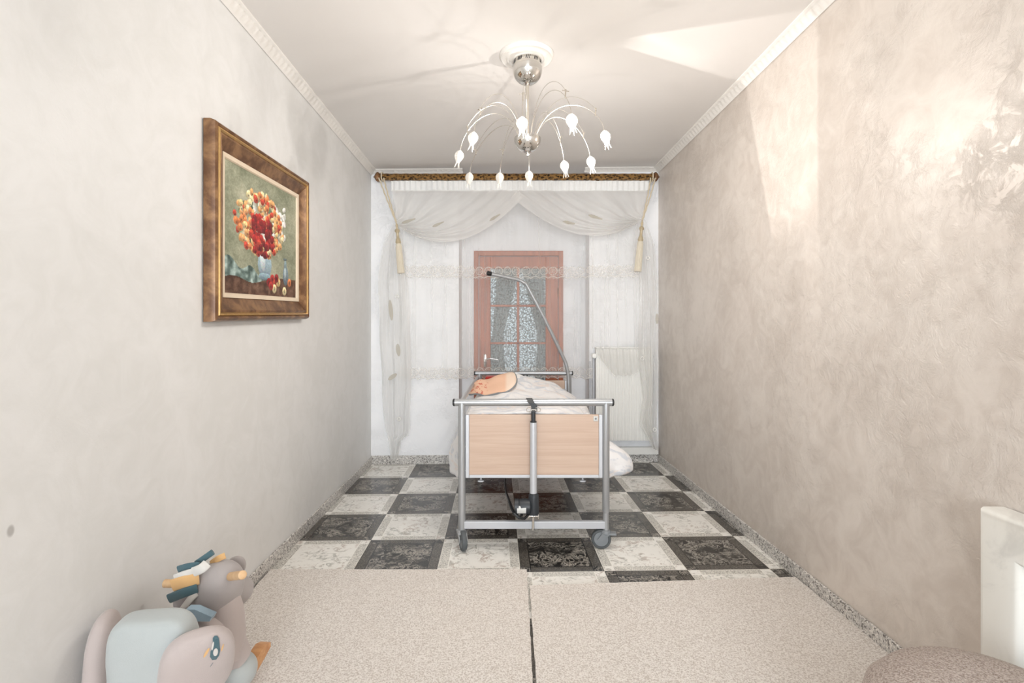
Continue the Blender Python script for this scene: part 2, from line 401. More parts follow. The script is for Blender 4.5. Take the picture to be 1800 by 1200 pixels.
# crown mouldings, swept profile with a carved relief
def crown(name, p0, p1, inn, w=0.055, h=0.042):
    bm = bmesh.new(); p0 = Vector((*p0, 0)); p1 = Vector((*p1, 0)); L = (p1-p0).length; n = max(6, int(L/0.016)); inn = Vector((*inn, 0))
    prof = [(0, -h), (0.004, -h-.006), (0.010, -h), (0.016, -h+.008), (0.028, -h*.5-.004), (0.038, -h*.36), (w-.014, -.012), (w-.006, -.010), (w, -.006), (w, 0.002)]
    rows = []
    for i in range(n+1):
        p = p0+(p1-p0)*(i/n); r = []
        for k, (a, b) in enumerate(prof):
            rel = 0.0035*math.sin(i*0.016/0.05*2*PI + k*1.1) if 3 <= k <= 6 else 0
            q = p+inn*(a+rel); q.z = ZC(q.x)+b-rel; r.append(bm.verts.new(q))
        rows.append(r)
    for a, b in zip(rows, rows[1:]):
        for k in range(len(prof)-1): bm.faces.new((a[k], a[k+1], b[k+1], b[k]))
    return struct(name, bm, M_crown, smooth=True)
crown('trim_1', (XL(YF), YF), (XL(5.02), 5.02), (1, 0))
crown('trim_2', (XR(YF), YF), (XR(5.11), 5.11), (-1, 0), 0.06)
crown('trim_3', (XL(5.02), YB(-1.345)), (-0.47, YB(-.51)), (0, -1), 0.05, 0.03)
crown('trim_4', (0.70, YB(.748)), (XR(5.11), YB(1.42)), (0, -1), 0.05, 0.03)

# door with six panes in the niche
dY = 5.36
bm = bmesh.new()
box(bm, DX0, DX0+.045, dY, dY+.10, 0, DZ, .004); box(bm, DX1-.045, DX1, dY, dY+.10, 0, DZ, .004); box(bm, DX0+.045, DX1-.045, dY, dY+.10, DZ-.05, DZ, .004)
door = struct('door_1', bm, M_door)
gx0, gx1, gm = -0.220, 0.345, 0.062; rows_z = [0.761, 1.143, 1.526, 1.908]
bm = bmesh.new(); y0, y1 = dY+.03, dY+.07
box(bm, DX0+.05, gx0, y0, y1, 0.02, DZ-.055, .004); box(bm, gx1, DX1-.05, y0, y1, 0.02, DZ-.055, .004)
box(bm, gx0, gx1, y0, y1, rows_z[3], DZ-.055, .003); box(bm, gx0, gx1, y0, y1, 0.62, rows_z[0], .003); box(bm, gx0, gx1, y0, y1, 0.02, .16, .003)
box(bm, gx0, gx1, y0+.012, y1-.01, 0.16, 0.62, 0.004)
leaf = obj('door_leaf', bm, M_door, door, False)
bm = bmesh.new()
box(bm, gm-.013, gm+.013, y0-.004, y1, rows_z[0], rows_z[3], .004)
for zz in rows_z[1:3]: box(bm, gx0, gx1, y0-.004, y1, zz-.011, zz+.011, .004)
obj('glazing_bar', bm, M_door, leaf, False)
def pebble():
    m = M('pebbled_glass'); o = m.co(); v = m.voro(o, 62); n = m.noise(o, 50, 2)
    h = m.math('ADD', v, m.math('MULTIPLY', n, 0.5))
    m.set(m.mix(m.ramp(v, .2, .7), lin((214, 220, 218)), lin((96, 104, 102))), 0.18); m.b.inputs['Specular IOR Level'].default_value = 0.8
    m.bump(h, 1.0, 0.006)
    tp = m.new('ShaderNodeBsdfTransparent'); tp.inputs[0].default_value = (0.86, 0.9, 0.9, 1)
    mx = m.new('ShaderNodeMixShader'); m.put(mx.inputs[0], m.math('ADD', 0.12, m.math('MULTIPLY', m.ramp(v, 0.30, 0.62), 0.55)))
    m.t.links.new(tp.outputs[0], mx.inputs[1]); m.t.links.new(m.b.outputs[0], mx.inputs[2]); m.t.links.new(mx.outputs[0], m.out.inputs[0])
    return m.m
M_peb = pebble()
for i in range(2):
    for j in range(3):
        bm = bmesh.new(); xa, xb = ((gx0, gm-.013), (gm+.013, gx1))[i]
        box(bm, xa, xb, dY+.046, dY+.052, rows_z[j]+(.011 if j else 0), rows_z[j+1]-(.011 if j < 2 else 0))
        obj('glass_pane', bm, M_peb, leaf, False)
bm = bmesh.new(); lathe(bm, [(0.0, -.045), (.018, -.04), (.022, -.03), (.018, -.018), (.008, -.012), (.008, .0)], (-0.275, dY+.03, 0.975), (0, -1, 0)); 
box(bm, -0.29, -0.26, dY+.022, dY+.031, 0.90, 1.03, .004)
for v in bm.verts: pass
tube(bm, [(-0.275, dY-.01, 0.975), (-0.22, dY-.015, .99), (-0.14, dY-.01, .975)], .007)
obj('door_handle', bm, M_chrome, leaf)
for zz in (0.4, 1.62):
    bm = bmesh.new(); tube(bm, [(DX1-.047, dY+.02, zz), (DX1-.047, dY+.02, zz+.09)], .008); obj('hinge', bm, M_gilt, leaf)

# net drapes hanging beyond the door glass
M_drape = sheer('grey_net_drape', (120, 128, 122), 0.72)
def drape(side, lab):
    bm = bmesh.new(); xc = gm-.09 if side < 0 else gm+.14
    def fn(s, t):
        z = 0.65+1.32*t
        wv = 0.10+0.17*abs(t-0.45)**0.8 if t < .9 else 0.22
        x = xc+side*(0.13-.10*smooth((t-.3)*1.6)) + (s-.5)*wv*1.1
        return Vector((x, 5.448+.012*math.sin(s*40), z))
    sheet(bm, fn, 60, 30)
    tag(obj('door_drape', bm, M_drape), lab, 'curtain')
drape(-1, 'grey net drape seen through the left column of pebbled door panes')
drape(1, 'grey net drape seen through the right column of pebbled door panes')

# ================================================================== carpets
def rug(name, outline, lab, th):
    bm = bmesh.new(); n = len(outline); pts = []
    for i in range(n):
        a = Vector(outline[i]); b = Vector(outline[(i+1) % n]); k = max(2, int((b-a).length/.02))
        for q in range(k):
            p = a+(b-a)*(q/k); nn = Vector((-(b-a).y, (b-a).x)).normalized()
            p = p+nn*0.004*noise.noise(Vector((p.x*30, p.y*30, 3))); pts.append((p.x, p.y))
    prism(bm, pts, 0.0005, th)
    top = [f for f in bm.faces if all(v.co.z > th-.001 for v in f.verts) and len(f.verts) > 4]
    bmesh.ops.inset_region(bm, faces=top, thickness=0.004)
    for v in {v for f in bm.faces if len(f.verts) > 4 for v in f.verts if v.co.z > th-.001}: v.co.z += 0.004
    tag(obj(name, bm, M_rug), lab, 'carpet', 'cream carpets laid side by side')
rug('carpet', [(-1.24, -0.9), (0.068, -0.9), (0.078, 2.80), (-1.285, 2.80), (-1.262, 2.40), (-1.25, 1.9)], 'cream carpet piece on the left, its corner beside the plush rocking horse', 0.012)
rug('carpet', [(0.084, -0.9), (1.50, -0.9), (1.486, 2.2), (1.462, 2.715), (0.089, 2.625)], 'cream carpet piece on the right, running up to the grey pouf', 0.012)

# ================================================================== curtain rod
rodY = 4.93; rz = 1.3+265/925*rodY
M_rod = M('carved_gilt_rod'); o_ = M_rod.co(); xx, yy, zz_ = M_rod.xyz(o_)
ph = M_rod.math('MULTIPLY', xx, 68.0); an = M_rod.math('ARCTAN2', M_rod.math('SUBTRACT', yy, rodY), M_rod.math('SUBTRACT', zz_, rz))
sw = M_rod.math('SINE', M_rod.math('ADD', ph, M_rod.math('MULTIPLY', M_rod.math('SINE', M_rod.math('MULTIPLY', an, 4.0)), 1.7)))
h_ = M_rod.math('ADD', M_rod.math('ADD', M_rod.math('MULTIPLY', sw, 0.22), M_rod.math('MULTIPLY', M_rod.voro(M_rod.co(scale=(1, 1, 1.6), rot=(0, .7, 0)), 38), 1.6)), M_rod.math('MULTIPLY', M_rod.noise(o_, 60, 6, .75), 4.2))
M_rod.set(M_rod.mix(M_rod.ramp(h_, 2.2, 3.4), lin((40, 26, 15)), lin((176, 134, 78))), 0.35, 0.45); M_rod.bump(h_, 0.8, 0.006)
xa, xb = (670-900)/925*rodY, (1146-900)/925*rodY
rod = thing('curtain_rod', 'carved gilt curtain rod spanning the back wall under the ceiling', 'curtain rod', ((xa+xb)/2, rodY, rz))
bm = bmesh.new()
n = 240; rr = [0.031+0.0012*math.sin((xa+(xb-xa)*i/n)*68) for i in range(n+1)]
tube(bm, [(xa+(xb-xa)*i/n, rodY, rz) for i in range(n+1)], rr, 20); obj('rod', bm, M_rod.m, rod)
prof = [(0.026, 0), (.036, .008), (.030, .014), (.040, .022), (.043, .034), (.036, .046), (.022, .056), (.012, .062), (.004, .07), (0, .074)]
flute = lambda th, h: 1+.07*math.cos(th*10)
for x, d in ((xa, -1), (xb, 1)):
    bm = bmesh.new(); lathe(bm, prof, (x, rodY, rz), (d, 0, 0), 40, flute); obj('finial', bm, M_gilt, rod)
for x in (-1.15, -.6, .82, 1.22):
    bm = bmesh.new(); box(bm, x-.012, x+.012, rodY+.02, YB(x), rz-.012, rz+.012, .003); obj('bracket', bm, M_gilt, rod)

# pleated header band
def zv(v, Y=4.93): return HC-(v-CY)/F*Y
def xu(u, Y=4.93): return (u-CX)/F*Y
bm = bmesh.new(); ns = 420
sheet(bm, lambda s, t: Vector((xu(688)+(xu(1140)-xu(688))*s, 4.925+.006*math.sin(s*300)+.003*math.sin(s*71), zv(336)+(zv(318)-zv(336))*t+.003*noise.noise(Vector((s*60, 0, t)))*(t > .9))), ns, 6)
tag(obj('curtain_header', bm, M_header), 'white pleated header band directly under the gilt curtain rod', 'curtain')

# lace curtain (one wide panel falling behind the bed head)
cx0, cx1 = xu(700, 4.97), xu(1041, 5.0)
def curt_y(x, z):
    base = 4.965
    if -0.50 < x < 0.74: base += 0.105*smooth((2.4-z)/0.8)*smooth((x+.50)/.10)*smooth((.74-x)/.10)
    return base
def lace_fn(s, t):
    x = cx0+(cx1-cx0)*s; zb = zv(667, 5.0); z = zb+(zv(333)-zb)*t
    if t < .03: z += 0.010*abs(math.sin(x*35.7))*(1-t/.03)
    g = 1.0-0.5*t
    return Vector((x+.006*math.sin(s*37+t*2), curt_y(x, z)+g*(.011*math.sin(s*95+1.3*math.sin(s*17))+.008*math.sin(s*41+t*1.5)), z))
bm = bmesh.new(); sheet(bm, lace_fn, 420, 60, lambda s, t: (cx0+(cx1-cx0)*s, (lambda zb: zb+(zv(333)-zb)*t)(zv(667, 5.0))))
tag(obj('lace_curtain', bm, M_lace), 'sheer lace bordered curtain hanging across the glazed door', 'curtain')
# second short panel over the radiator side, with its bunched end
def short_fn(s, t):
    x = xu(1040, 4.98)+(xu(1121, 4.98)-xu(1040, 4.98))*s; zb = zv(612, 4.98)
    z = zb+(zv(333)-zb)*t
    return Vector((x, 4.945+(1-.5*t)*(.008*math.sin(s*34+.8*t)+.005*math.sin(s*13)), z))
bm = bmesh.new(); sheet(bm, short_fn, 120, 40, lambda s, t: (0.75+.45*s, (lambda zb: zb+(zv(333)-zb)*t)(zv(612, 4.98))))
tag(obj('lace_curtain', bm, M_lace), 'sheer lace panel hanging above the radiator', 'curtain')
def bunch_fn(s, t):
    a = s*PI; xm = xu(1088, 4.88); wv = .045+.14*(1-t)**.35 if t < 1 else .045
    wv = .19*(1-.55*t); x = xm+(s-.5)*2*wv
    x = xm+(s-.5)*.375-.02*t
    drop = .255*min(1.0, (s*2.1+.12)**.7)*(1-.12*smooth(s*4-3))*(1-t)
    return Vector((x, 4.905+.012*math.sin(s*38)-.01*t, zv(613, 4.9)-drop+.008*abs(math.sin(s*28))*(1-t)))
bm = bmesh.new(); sheet(bm, bunch_fn, 90, 20, lambda s, t: (s, 0.9+.2*t))
tag(obj('lace_gather', bm, M_voile2), 'gathered end of lace draped over the top of the radiator', 'curtain')

# swags
def bez(a, b, c, t): return (a[0]*(1-t)**2+2*b[0]*t*(1-t)+c[0]*t*t, a[1]*(1-t)**2+2*b[1]*t*(1-t)+c[1]*t*t)
def swag(K, Ept, Cpt, E0, Y, name, lab, leaves):
    def pt(s, t):
        if s < .8: E = (E0[0]+(Ept[0]-E0[0])*(s/.8)*.94, 336)
        else:
            k = (s-.8)/.2; ex = E0[0]+(Ept[0]-E0[0])*.94; E = (ex+(Ept[0]-ex)*k, 336+(Ept[1]-336)*k)
        mid = ((K[0]+E[0])/2, (K[1]+E[1])/2); g = s**1.25
        Cc = (mid[0]+(Cpt[0]-(K[0]+Ept[0])/2)*g, mid[1]+(Cpt[1]-(K[1]+Ept[1])/2)*g)
        return bez(K, Cc, E, t)
    def fn(s, t):
        u, v = pt(s, t); k = smooth(t*6)*(1-.55*t)
        fold = .018*math.sin(s*44+2.5*noise.noise(Vector((s*3, t*2, Y)))*2)*k+.012*math.sin(s*15+t*3)*k
        p = P(u, v, 4.925); p.y = Y-.03*math.sin(PI*t)*s-fold
        return p
    bm = bmesh.new(); sheet(bm, fn, 110, 60, lambda s, t: (s*1.1, t*1.3))
    o = tag(obj(name, bm, M_voile), lab, 'curtain')
    for (s, t, L, W, a) in leaves:
        c = fn(s, t)+Vector((0, -.012, 0)); bm = bmesh.new(); pts = []
        for i in range(14):
            th = 2*PI*i/14; x, z = L*math.cos(th), W*math.sin(th)*(1+.25*math.cos(3*th))
            pts.append(c+Vector((x*math.cos(a)-z*math.sin(a), -.004*math.cos(th), x*math.sin(a)+z*math.cos(a))))
        bm.faces.new([bm.verts.new(p) for p in pts]); obj('leaf_print', bm, M_leaf, o)
    return o
swag((697, 396), (922, 346), (800, 479), (692, 336), 4.88, 'curtain_swag', 'white voile swag gathered at the left tassel', [(.35, .28, .07, .013, .3), (.62, .48, .06, .012, .4), (.93, .8, .06, .012, .55)])
swag((1128, 387), (898, 346), (1030, 462), (1138, 336), 4.895, 'curtain_swag', 'white voile swag gathered at the right tassel', [(.6, .55, .07, .014, -.3), (.85, .62, .06, .014, -.2)])

# side curtains
def side_curtain(tab, Y, lab, steps, rings):
    v0, v1 = tab[0][0], tab[-1][0]
    def fn(s, t):
        v = v0+(v1-v0)*t; a, b = interp(tab, v)
        u = a+(b-a)*s; g = smooth(t*5)
        p = P(u+g*.8*math.sin(v*.05), v, Y); p.y = Y-.02-g*(.018*math.sin(s*17+1.2*math.sin(t*7))+.010*math.sin(s*31+t*9))
        p.z += .012*noise.noise(Vector((s*5, t*5, 1)))*(t > .7)
        return p
    bm = bmesh.new(); sheet(bm, fn, 60, 90, lambda s, t: (s*.35, t*2.2))
    o = tag(obj('side_curtain', bm, M_voile2), lab, 'curtain')
    for u, v in rings:
        bm = bmesh.new(); c = P(u, v, Y-.055)
        tube(bm, [c+Vector((.014*math.cos(a*PI/8), 0, .016*math.sin(a*PI/8))) for a in range(17)], .0045, 6); obj('ring_ornament', bm, M_white, o)
    for u, v, L, W, a in steps:
        bm = bmesh.new(); c = P(u, v, Y-.05); pts = []
        for i in range(12):
            th = 2*PI*i/12; x, z = L*math.cos(th), W*math.sin(th)
            pts.append(c+Vector((x*math.cos(a)-z*math.sin(a), 0, x*math.sin(a)+z*math.cos(a))))
        bm.faces.new([bm.verts.new(p) for p in pts]); obj('leaf_print', bm, M_leaf, o)
    return o
side_curtain([(393, 692, 702), (430, 674, 709), (500, 666, 718), (600, 668, 722), (690, 672, 723), (750, 678, 722), (764, 681, 719), (774, 684, 705), (806, 688, 700)], 4.96,
             'long sheer side curtain hanging in the left corner', [(687, 545, .02, .10, .1), (700, 615, .02, .06, .1), (690, 662, .05, .02, .6)], [(698, 521), (701, 736)])
side_curtain([(386, 1123, 1133), (430, 1121, 1150), (500, 1122, 1157), (640, 1122, 1158), (700, 1130, 1156), (745, 1124, 1155), (790, 1147, 1156)], 4.93,
             'long sheer side curtain hanging in the right corner', [(1155, 560, .015, .05, 0)], [(1139, 453), (1129, 630), (1151, 755)])

# rope tie-backs with tassels
def tieback(u0, K, ut, vb, lab):
    Y = 4.84; top = P(u0, 302, 4.93); top.y = rodY
    o = thing('tassel_tieback', lab, 'tassel', tuple(P(K[0], K[1], Y)))
    k = P(K[0], K[1], Y)
    bm = bmesh.new(); loop = []
    for i in range(15):
        a = -PI*.75+2*PI*i/14; loop.append(Vector((P(u0, 311, rodY).x+.004*i/14, rodY+.041*math.sin(a), rz+.041*math.cos(a))))
    tube(bm, loop, .006, 8)
    for dx in (-.012, .012):
        st = Vector((P(u0, 311, rodY).x+dx*.8, rodY-.04, rz-.02)); pts = []
        for i in range(30):
            t = i/29; tw = .0018*math.sin(t*40+dx*200)
            pts.append(st.lerp(k, t)+Vector((tw+dx*(1-t), -.006*math.cos(t*40+dx*200)-.02*math.sin(PI*t), 0)))
        tube(bm, pts, .0065, 8)
    obj('rope', bm, M_rope, o)
    e = P(ut, vb, Y); d = (e-k)
    bm = bmesh.new(); lathe(bm, [(.003, 0), (.012, .02), (.009, .05), (.020, .06), (.024, .075), (.012, .09), (.013, .14), (.02, .148), (.022, .165), (.026, .175), (.02, .19)], k, d, 20)
    obj('tassel_head', bm, M_tasselhead, o)
    bm = bmesh.new(); L = d.length; lathe(bm, [(.018, .185), (.027, .21), (.029, .3), (.031, L*.9), (.032, L)], k, d, 48, lambda th, h: 1+.05*math.cos(th*16)); obj('tassel_skirt', bm, M_cream, o)
tieback(672, (697, 392), 705, 480, 'rope tie-back with cream tassel hanging from the left rod end')
tieback(1146, (1129, 388), 1121, 477, 'rope tie-back with cream tassel hanging from the right rod end')

# ================================================================== radiator on the back wall
rad = thing('radiator', 'white ribbed panel radiator standing against the back wall at right', 'radiator', (1.07, 5.03, 0.23))
rx0, rx1, rz0, rz1 = .797, 1.33, .232, 1.106
bm = bmesh.new(); n = int((rx1-rx0)/.0333)*8
cols = []
for i in range(n+1):
    x = rx0+(rx1-rx0)*i/n; q = (i % 8)/8; d = .008 if q < .5 else (.0 if q > .6 else .004)
    if i < 4 or i > n-4: d = 0
    cols.append([bm.verts.new((x, 4.985-d, z)) for z in (rz0, rz0+.05, rz1-.05, rz1)])
    for kk in (0, 3): cols[-1][kk].co.y = 4.985
for a, b in zip(cols, cols[1:]):
    for k in range(3): bm.faces.new((a[k], b[k], b[k+1], a[k+1]))
box(bm, rx0, rx1, 4.986, 5.06, rz0, rz1, .004); obj('panel', bm, M_white, rad, True, 30)
bm = bmesh.new(); box(bm, rx0-.002, rx1+.002, 4.975, 5.062, rz1-.004, rz1+.012, .004); obj('top_grille', bm, M_white, rad, False)
bm = bmesh.new(); vx = xu(1042, 5.0)
tube(bm, [(vx+.010, 5.03, .10), (vx+.010, 5.03, 1.02)], .009); tube(bm, [(vx-.022, 5.04, .10), (vx-.022, 5.04, .98)], .009)
tube(bm, [(vx+.010, 5.03, 1.0), (rx0+.01, 5.03, 1.02)], .010); obj('pipe', bm, M_aluw, rad)
bm = bmesh.new(); lathe(bm, [(.012, 0), (.02, .006), (.024, .02), (.024, .055), (.02, .062), (0, .063)], (vx+.01, 5.02, 1.035), (0, -1, 0), 20, lambda th, h: 1+.04*math.cos(12*th)); obj('valve_knob', bm, M_white, rad)

# ================================================================== painting
wy = lambda y: XL(y)
fy0, fy1 = 2.20, 3.27
th_ = math.atan(-0.0175)
paint = thing('framed_painting', 'gilt framed still life of red and orange flowers on the left wall', 'painting', (XL(2.73)+.01, 2.73, 1.76))
def W(y, z, d):                                   # a point d metres proud of the left wall, following the picture's slight lean
    zz = z+(y-2.2)*0.028
    return Vector((XL(y)+d, y, zz))
Z0, Z1 = 1.325, 2.178
def frame_ring(name, prof, mat):                  # prof: (inset, proud)
    bm = bmesh.new(); rings = []
    for ins, d in prof:
        rings.append([bm.verts.new(W(y, z, d)) for y, z in ((fy0+ins, Z0+ins), (fy1-ins, Z0+ins), (fy1-ins, Z1-ins), (fy0+ins, Z1-ins))])
    for a, b in zip(rings, rings[1:]):
        for k in range(4): bm.faces.new((a[k], a[(k+1) % 4], b[(k+1) % 4], b[k]))
    return obj(name, bm, mat, paint, True, 25)
frame_ring('frame', [(0, .004), (0, .032), (.006, .050), (.014, .058), (.022, .054), (.027, .046), (.040, .050), (.052, .054), (.058, .048), (.10, .030), (.108, .022)], M_gilt)
frame_ring('gold_bead', [(.024, .050), (.028, .058), (.034, .059), (.039, .051)], M_giltlight)
frame_ring('frame_slip', [(.106, .022), (.106, .030), (.124, .028), (.128, .022), (.1285, .018)], M_linen)
# canvas: brush strokes laid down one by one as flat colour on a fine grid
NX, NZ = 230, 200
import numpy as np
rng = np.random.default_rng(3)
uu, vv = np.meshgrid(np.linspace(0, 1, NX), np.linspace(0, 1, NZ)); img = np.zeros((NZ, NX, 3))
def nz2(sc, seed):
    r = np.random.default_rng(seed).random((sc+2, sc+2)); x = uu*sc; y = vv*sc; xi = x.astype(int); yi = y.astype(int); fx = x-xi; fy = y-yi
    fx = fx*fx*(3-2*fx); fy = fy*fy*(3-2*fy)
    return (r[yi, xi]*(1-fx)+r[yi, xi+1]*fx)*(1-fy)+(r[yi+1, xi]*(1-fx)+r[yi+1, xi+1]*fx)*fy
bgn = .5*nz2(5, 1)+.3*nz2(14, 2)+.2*nz2(40, 3)
bg = np.array([150, 152, 128])+(bgn[..., None]-.5)*np.array([80, 70, 70]); img[:] = bg
tbl = vv < 0.145+.03*uu; img[tbl] = (np.array([92, 62, 44])+(nz2(30, 5)[..., None]-.5)*60)[tbl]
cloth = (vv > .12+.02*np.sin(uu*14)) & (vv < .27-.20*uu+.03*np.sin(uu*25)) & (uu < .62)
cl = np.array([128, 148, 142])+(nz2(34, 6)[..., None]-.5)*150; img[cloth] = cl[cloth]
def stroke(cx, cy, rx, ry, a, col, var=18):
    dx, dy = uu-cx, vv-cy; x = dx*math.cos(a)+dy*math.sin(a); y = -dx*math.sin(a)+dy*math.cos(a)
    m = (x/rx)**2+(y/ry)**2 < 1
    shade = 1+.25*(y/ry); img[m] = np.clip((np.array(col)*shade[..., None]+rng.normal(0, var*.4, img.shape))[m], 0, 255)
for _ in range(90):                               # loose white and green behind the bouquet
    a = rng.uniform(0, 2*PI); r = rng.uniform(0, 1)**.5; stroke(.46+.30*r*math.cos(a), .60+.22*r*math.sin(a), .03, .03, a, [(214, 214, 204), (120, 136, 104), (188, 176, 150), (92, 104, 74)][rng.integers(4)])
for _ in range(26): stroke(rng.uniform(.62, .84), rng.uniform(.54, .82), .03, .022, rng.uniform(0, 3), (232, 230, 222))
stroke(.50, .27, .095, .13, 0, (150, 172, 182)); stroke(.47, .30, .035, .09, .1, (206, 220, 222)); stroke(.50, .165, .085, .03, 0, (134, 158, 168)); stroke(.5, .385, .10, .02, 0, (120, 140, 146))
stroke(.82, .20, .045, .09, 0, (112, 128, 138)); stroke(.815, .30, .022, .05, 0, (128, 146, 150)); stroke(.81, .22, .016, .06, 0, (170, 186, 190)); stroke(.81, .355, .03, .012, 0, (90, 104, 106))
pal = [(214, 158, 104), (206, 124, 76), (222, 190, 132), (186, 66, 48), (136, 26, 28), (164, 42, 38), (222, 206, 160), (108, 18, 24), (198, 102, 74)]
for i in range(210):
    a = rng.uniform(0, 2*PI); r = rng.uniform(0, 1)**.5; x = .45+.33*r*math.cos(a); y = .60+.265*r*math.sin(a)
    inner = (x-.46)**2+(y-.50)**2 < .028
    col = pal[rng.choice([3, 4, 5, 7, 8]) if inner and rng.random() < .8 else rng.choice([0, 1, 2, 6, 0, 3])]
    stroke(x, y, rng.uniform(.017, .030), rng.uniform(.024, .038), rng.uniform(-.7, .7), col); stroke(x-.006, y+.01, .009, .014, 0, tuple(min(255, c*1.2) for c in col)); stroke(x+.008, y-.012, .010, .008, 0, tuple(c*.62 for c in col))
for i in range(55):
    a = rng.uniform(0, 2*PI); r = rng.uniform(0, 1)**.5; x = .46+.15*r*math.cos(a); y = .53+.15*r*math.sin(a); col = pal[rng.choice([3, 4, 5, 7, 7, 4])]
    stroke(x, y, .027, .034, rng.uniform(-.5, .5), col); stroke(x-.005, y+.012, .010, .010, 0, tuple(min(255, c*1.25) for c in col))
for x, y, c in ((.56, .12, 4), (.61, .155, 5), (.655, .12, 3), (.70, .13, 2), (.64, .07, 6), (.80, .055, 6), (.885, .14, 1), (.675, .165, 4), (.59, .09, 5)):
    stroke(x, y, .032, .040, 0, pal[c]); stroke(x, y, .012, .018, 0, tuple(k*.7 for k in pal[c]))
img += (nz2(110, 9)[..., None]-.5)*26
img = np.clip(img, 0, 255)/255; limg = np.where(img <= .04045, img/12.92, ((img+.055)/1.055)**2.4)
bm = bmesh.new(); ins = .127; lum = img.mean(axis=2)
g = [[bm.verts.new(W(fy0+ins+(fy1-fy0-2*ins)*i/(NX-1), Z0+ins+(Z1-Z0-2*ins)*j/(NZ-1), .018+.0025*lum[j, i])) for i in range(NX)] for j in range(NZ)]
for j in range(NZ-1):
    for i in range(NX-1): bm.faces.new((g[j][i], g[j][i+1], g[j+1][i+1], g[j+1][i]))
me = bpy.data.meshes.new('canvas'); bm.to_mesh(me); bm.free()
ca = me.color_attributes.new('paint', 'FLOAT_COLOR', 'POINT')
rgba = np.ones((NZ*NX, 4)); rgba[:, :3] = limg.reshape(-1, 3); ca.data.foreach_set('color', rgba.ravel())
mc = M('oil_paint'); at = mc.new('ShaderNodeAttribute'); at.attribute_name = 'paint'; mc.set(at.outputs['Color'], 0.55); mc.bump(mc.noise(mc.co(), 160, 3), .2, .002)
me.materials.append(mc.m); me.polygons.foreach_set('use_smooth', [True]*len(me.polygons))
co_ = bpy.data.objects.new('canvas', me); C.objects.link(co_); co_.parent = paint; co_.matrix_parent_inverse = Matrix.Translation(-Vector(paint.location))
bm = bmesh.new(); slab(bm, [W(fy0+.02, Z0+.02, .0015), W(fy1-.02, Z0+.02, .0015), W(fy1-.02, Z1-.02, .0015), W(fy0+.02, Z1-.02, .0015)], .012, (1, 0, 0)); obj('back_board', bm, M_gilt, paint, False)

# ================================================================== chandelier
hx, hy = 0.087, 2.95
hz_c = ZC(hx)
bm = bmesh.new(); lathe(bm, [(0, -.03), (.07, -.03), (.075, -.024), (.095, -.022), (.10, -.028), (.108, -.028), (.116, -.018), (.135, -.016), (.142, -.02), (.150, -.012), (.152, 0), (0, 0)], (hx-.006, hy, hz_c+.0005), (0, 0, 1), 72, lambda th, h: 1+.006*math.cos(th*36))
tag(obj('ceiling_rose', bm, M_crown), 'round white plaster ceiling rose above the chandelier', 'ceiling rose')
ch = thing('chandelier', 'chrome spray chandelier with ten curved arms and glass tulips, three lit', 'chandelier', (hx, hy, hz_c-.03))
zt = hz_c-.031; R_ = .083; zc_ = 2.745
bm = bmesh.new(); prof = [(R_*math.sin(a), zc_-R_*math.cos(a)) for a in [i*PI/2/14 for i in range(15)]]
prof += [(R_, zc_+.012), (.078, zc_+.016), (.076, zt), (0, zt)]
lathe(bm, [(r, h) for r, h in prof], (hx, hy, 0), (0, 0, 1), 48); canopy = obj('canopy', bm, M_chrome, ch)
for q in range(7):
    for k in (-1, 0, 1):
        bm = bmesh.new(); a = -PI/2+(q-3)*.62+k*.12; c = Vector((hx+.0775*math.cos(a), hy+.0775*math.sin(a), (zc_+.016+zt)/2+.004)); t_ = Vector((-math.sin(a), math.cos(a), 0))
        nrm = Vector((math.cos(a), math.sin(a), 0)); hh = (zt-zc_-.016)*.28
        slab(bm, [c-t_*.004-Vector((0, 0, hh)), c-t_*.0005-Vector((0, 0, hh)), c+t_*.005+Vector((0, 0, hh)), c+t_*.0015+Vector((0, 0, hh))], .001, nrm); obj('vent_slot', bm, M_black, canopy)
hubt = 2.362
bm = bmesh.new(); tube(bm, [(hx, hy, zc_-R_+.002), (hx, hy, hubt-.01)], .009, 14); obj('stem', bm, M_satin, ch)
bm = bmesh.new(); r2 = .075
lathe(bm, [(.0, hubt-.105), (.010, hubt-.10), (.012, hubt-.09), (.007, hubt-.082), (.012, hubt-.078)]+[(r2*math.sin(a), hubt-.005-r2*math.cos(a)) for a in [.2+i*(PI/2-.2)/12 for i in range(13)]]+[(r2, hubt), (r2-.004, hubt), (r2-.006, hubt-.008), (0, hubt-.010)], (hx, hy, 0), (0, 0, 1), 44)
obj('hub', bm, M_chrome, ch)
def glassm(name, lit):
    m = M(name); m.set(lin((236, 232, 224)), 0.12); m.b.inputs['Specular IOR Level'].default_value = 0.9
    tp = m.new('ShaderNodeBsdfTransparent'); tp.inputs[0].default_value = (1, 1, 1, 1); lw = m.new('ShaderNodeLayerWeight'); lw.inputs['Blend'].default_value = .5
    mx = m.new('ShaderNodeMixShader'); m.put(mx.inputs[0], m.math('ADD', 0.15 if lit else 0.45, m.math('MULTIPLY', lw.outputs['Facing'], 0.5)))
    m.t.links.new(tp.outputs[0], mx.inputs[1]); m.t.links.new(m.b.outputs[0], mx.inputs[2]); m.t.links.new(mx.outputs[0], m.out.inputs[0]); return m.m
M_glass = glassm('frosted_tulip_glass', False); M_glassl = glassm('clear_tulip_glass', True)
M_bulb = M('lit_bulb'); M_bulb.set(lin((255, 240, 215)), .4); M_bulb.b.inputs['Emission Color'].default_value = (1, .87, .68, 1); M_bulb.b.inputs['Emission Strength'].default_value = 60; M_bulb = M_bulb.m
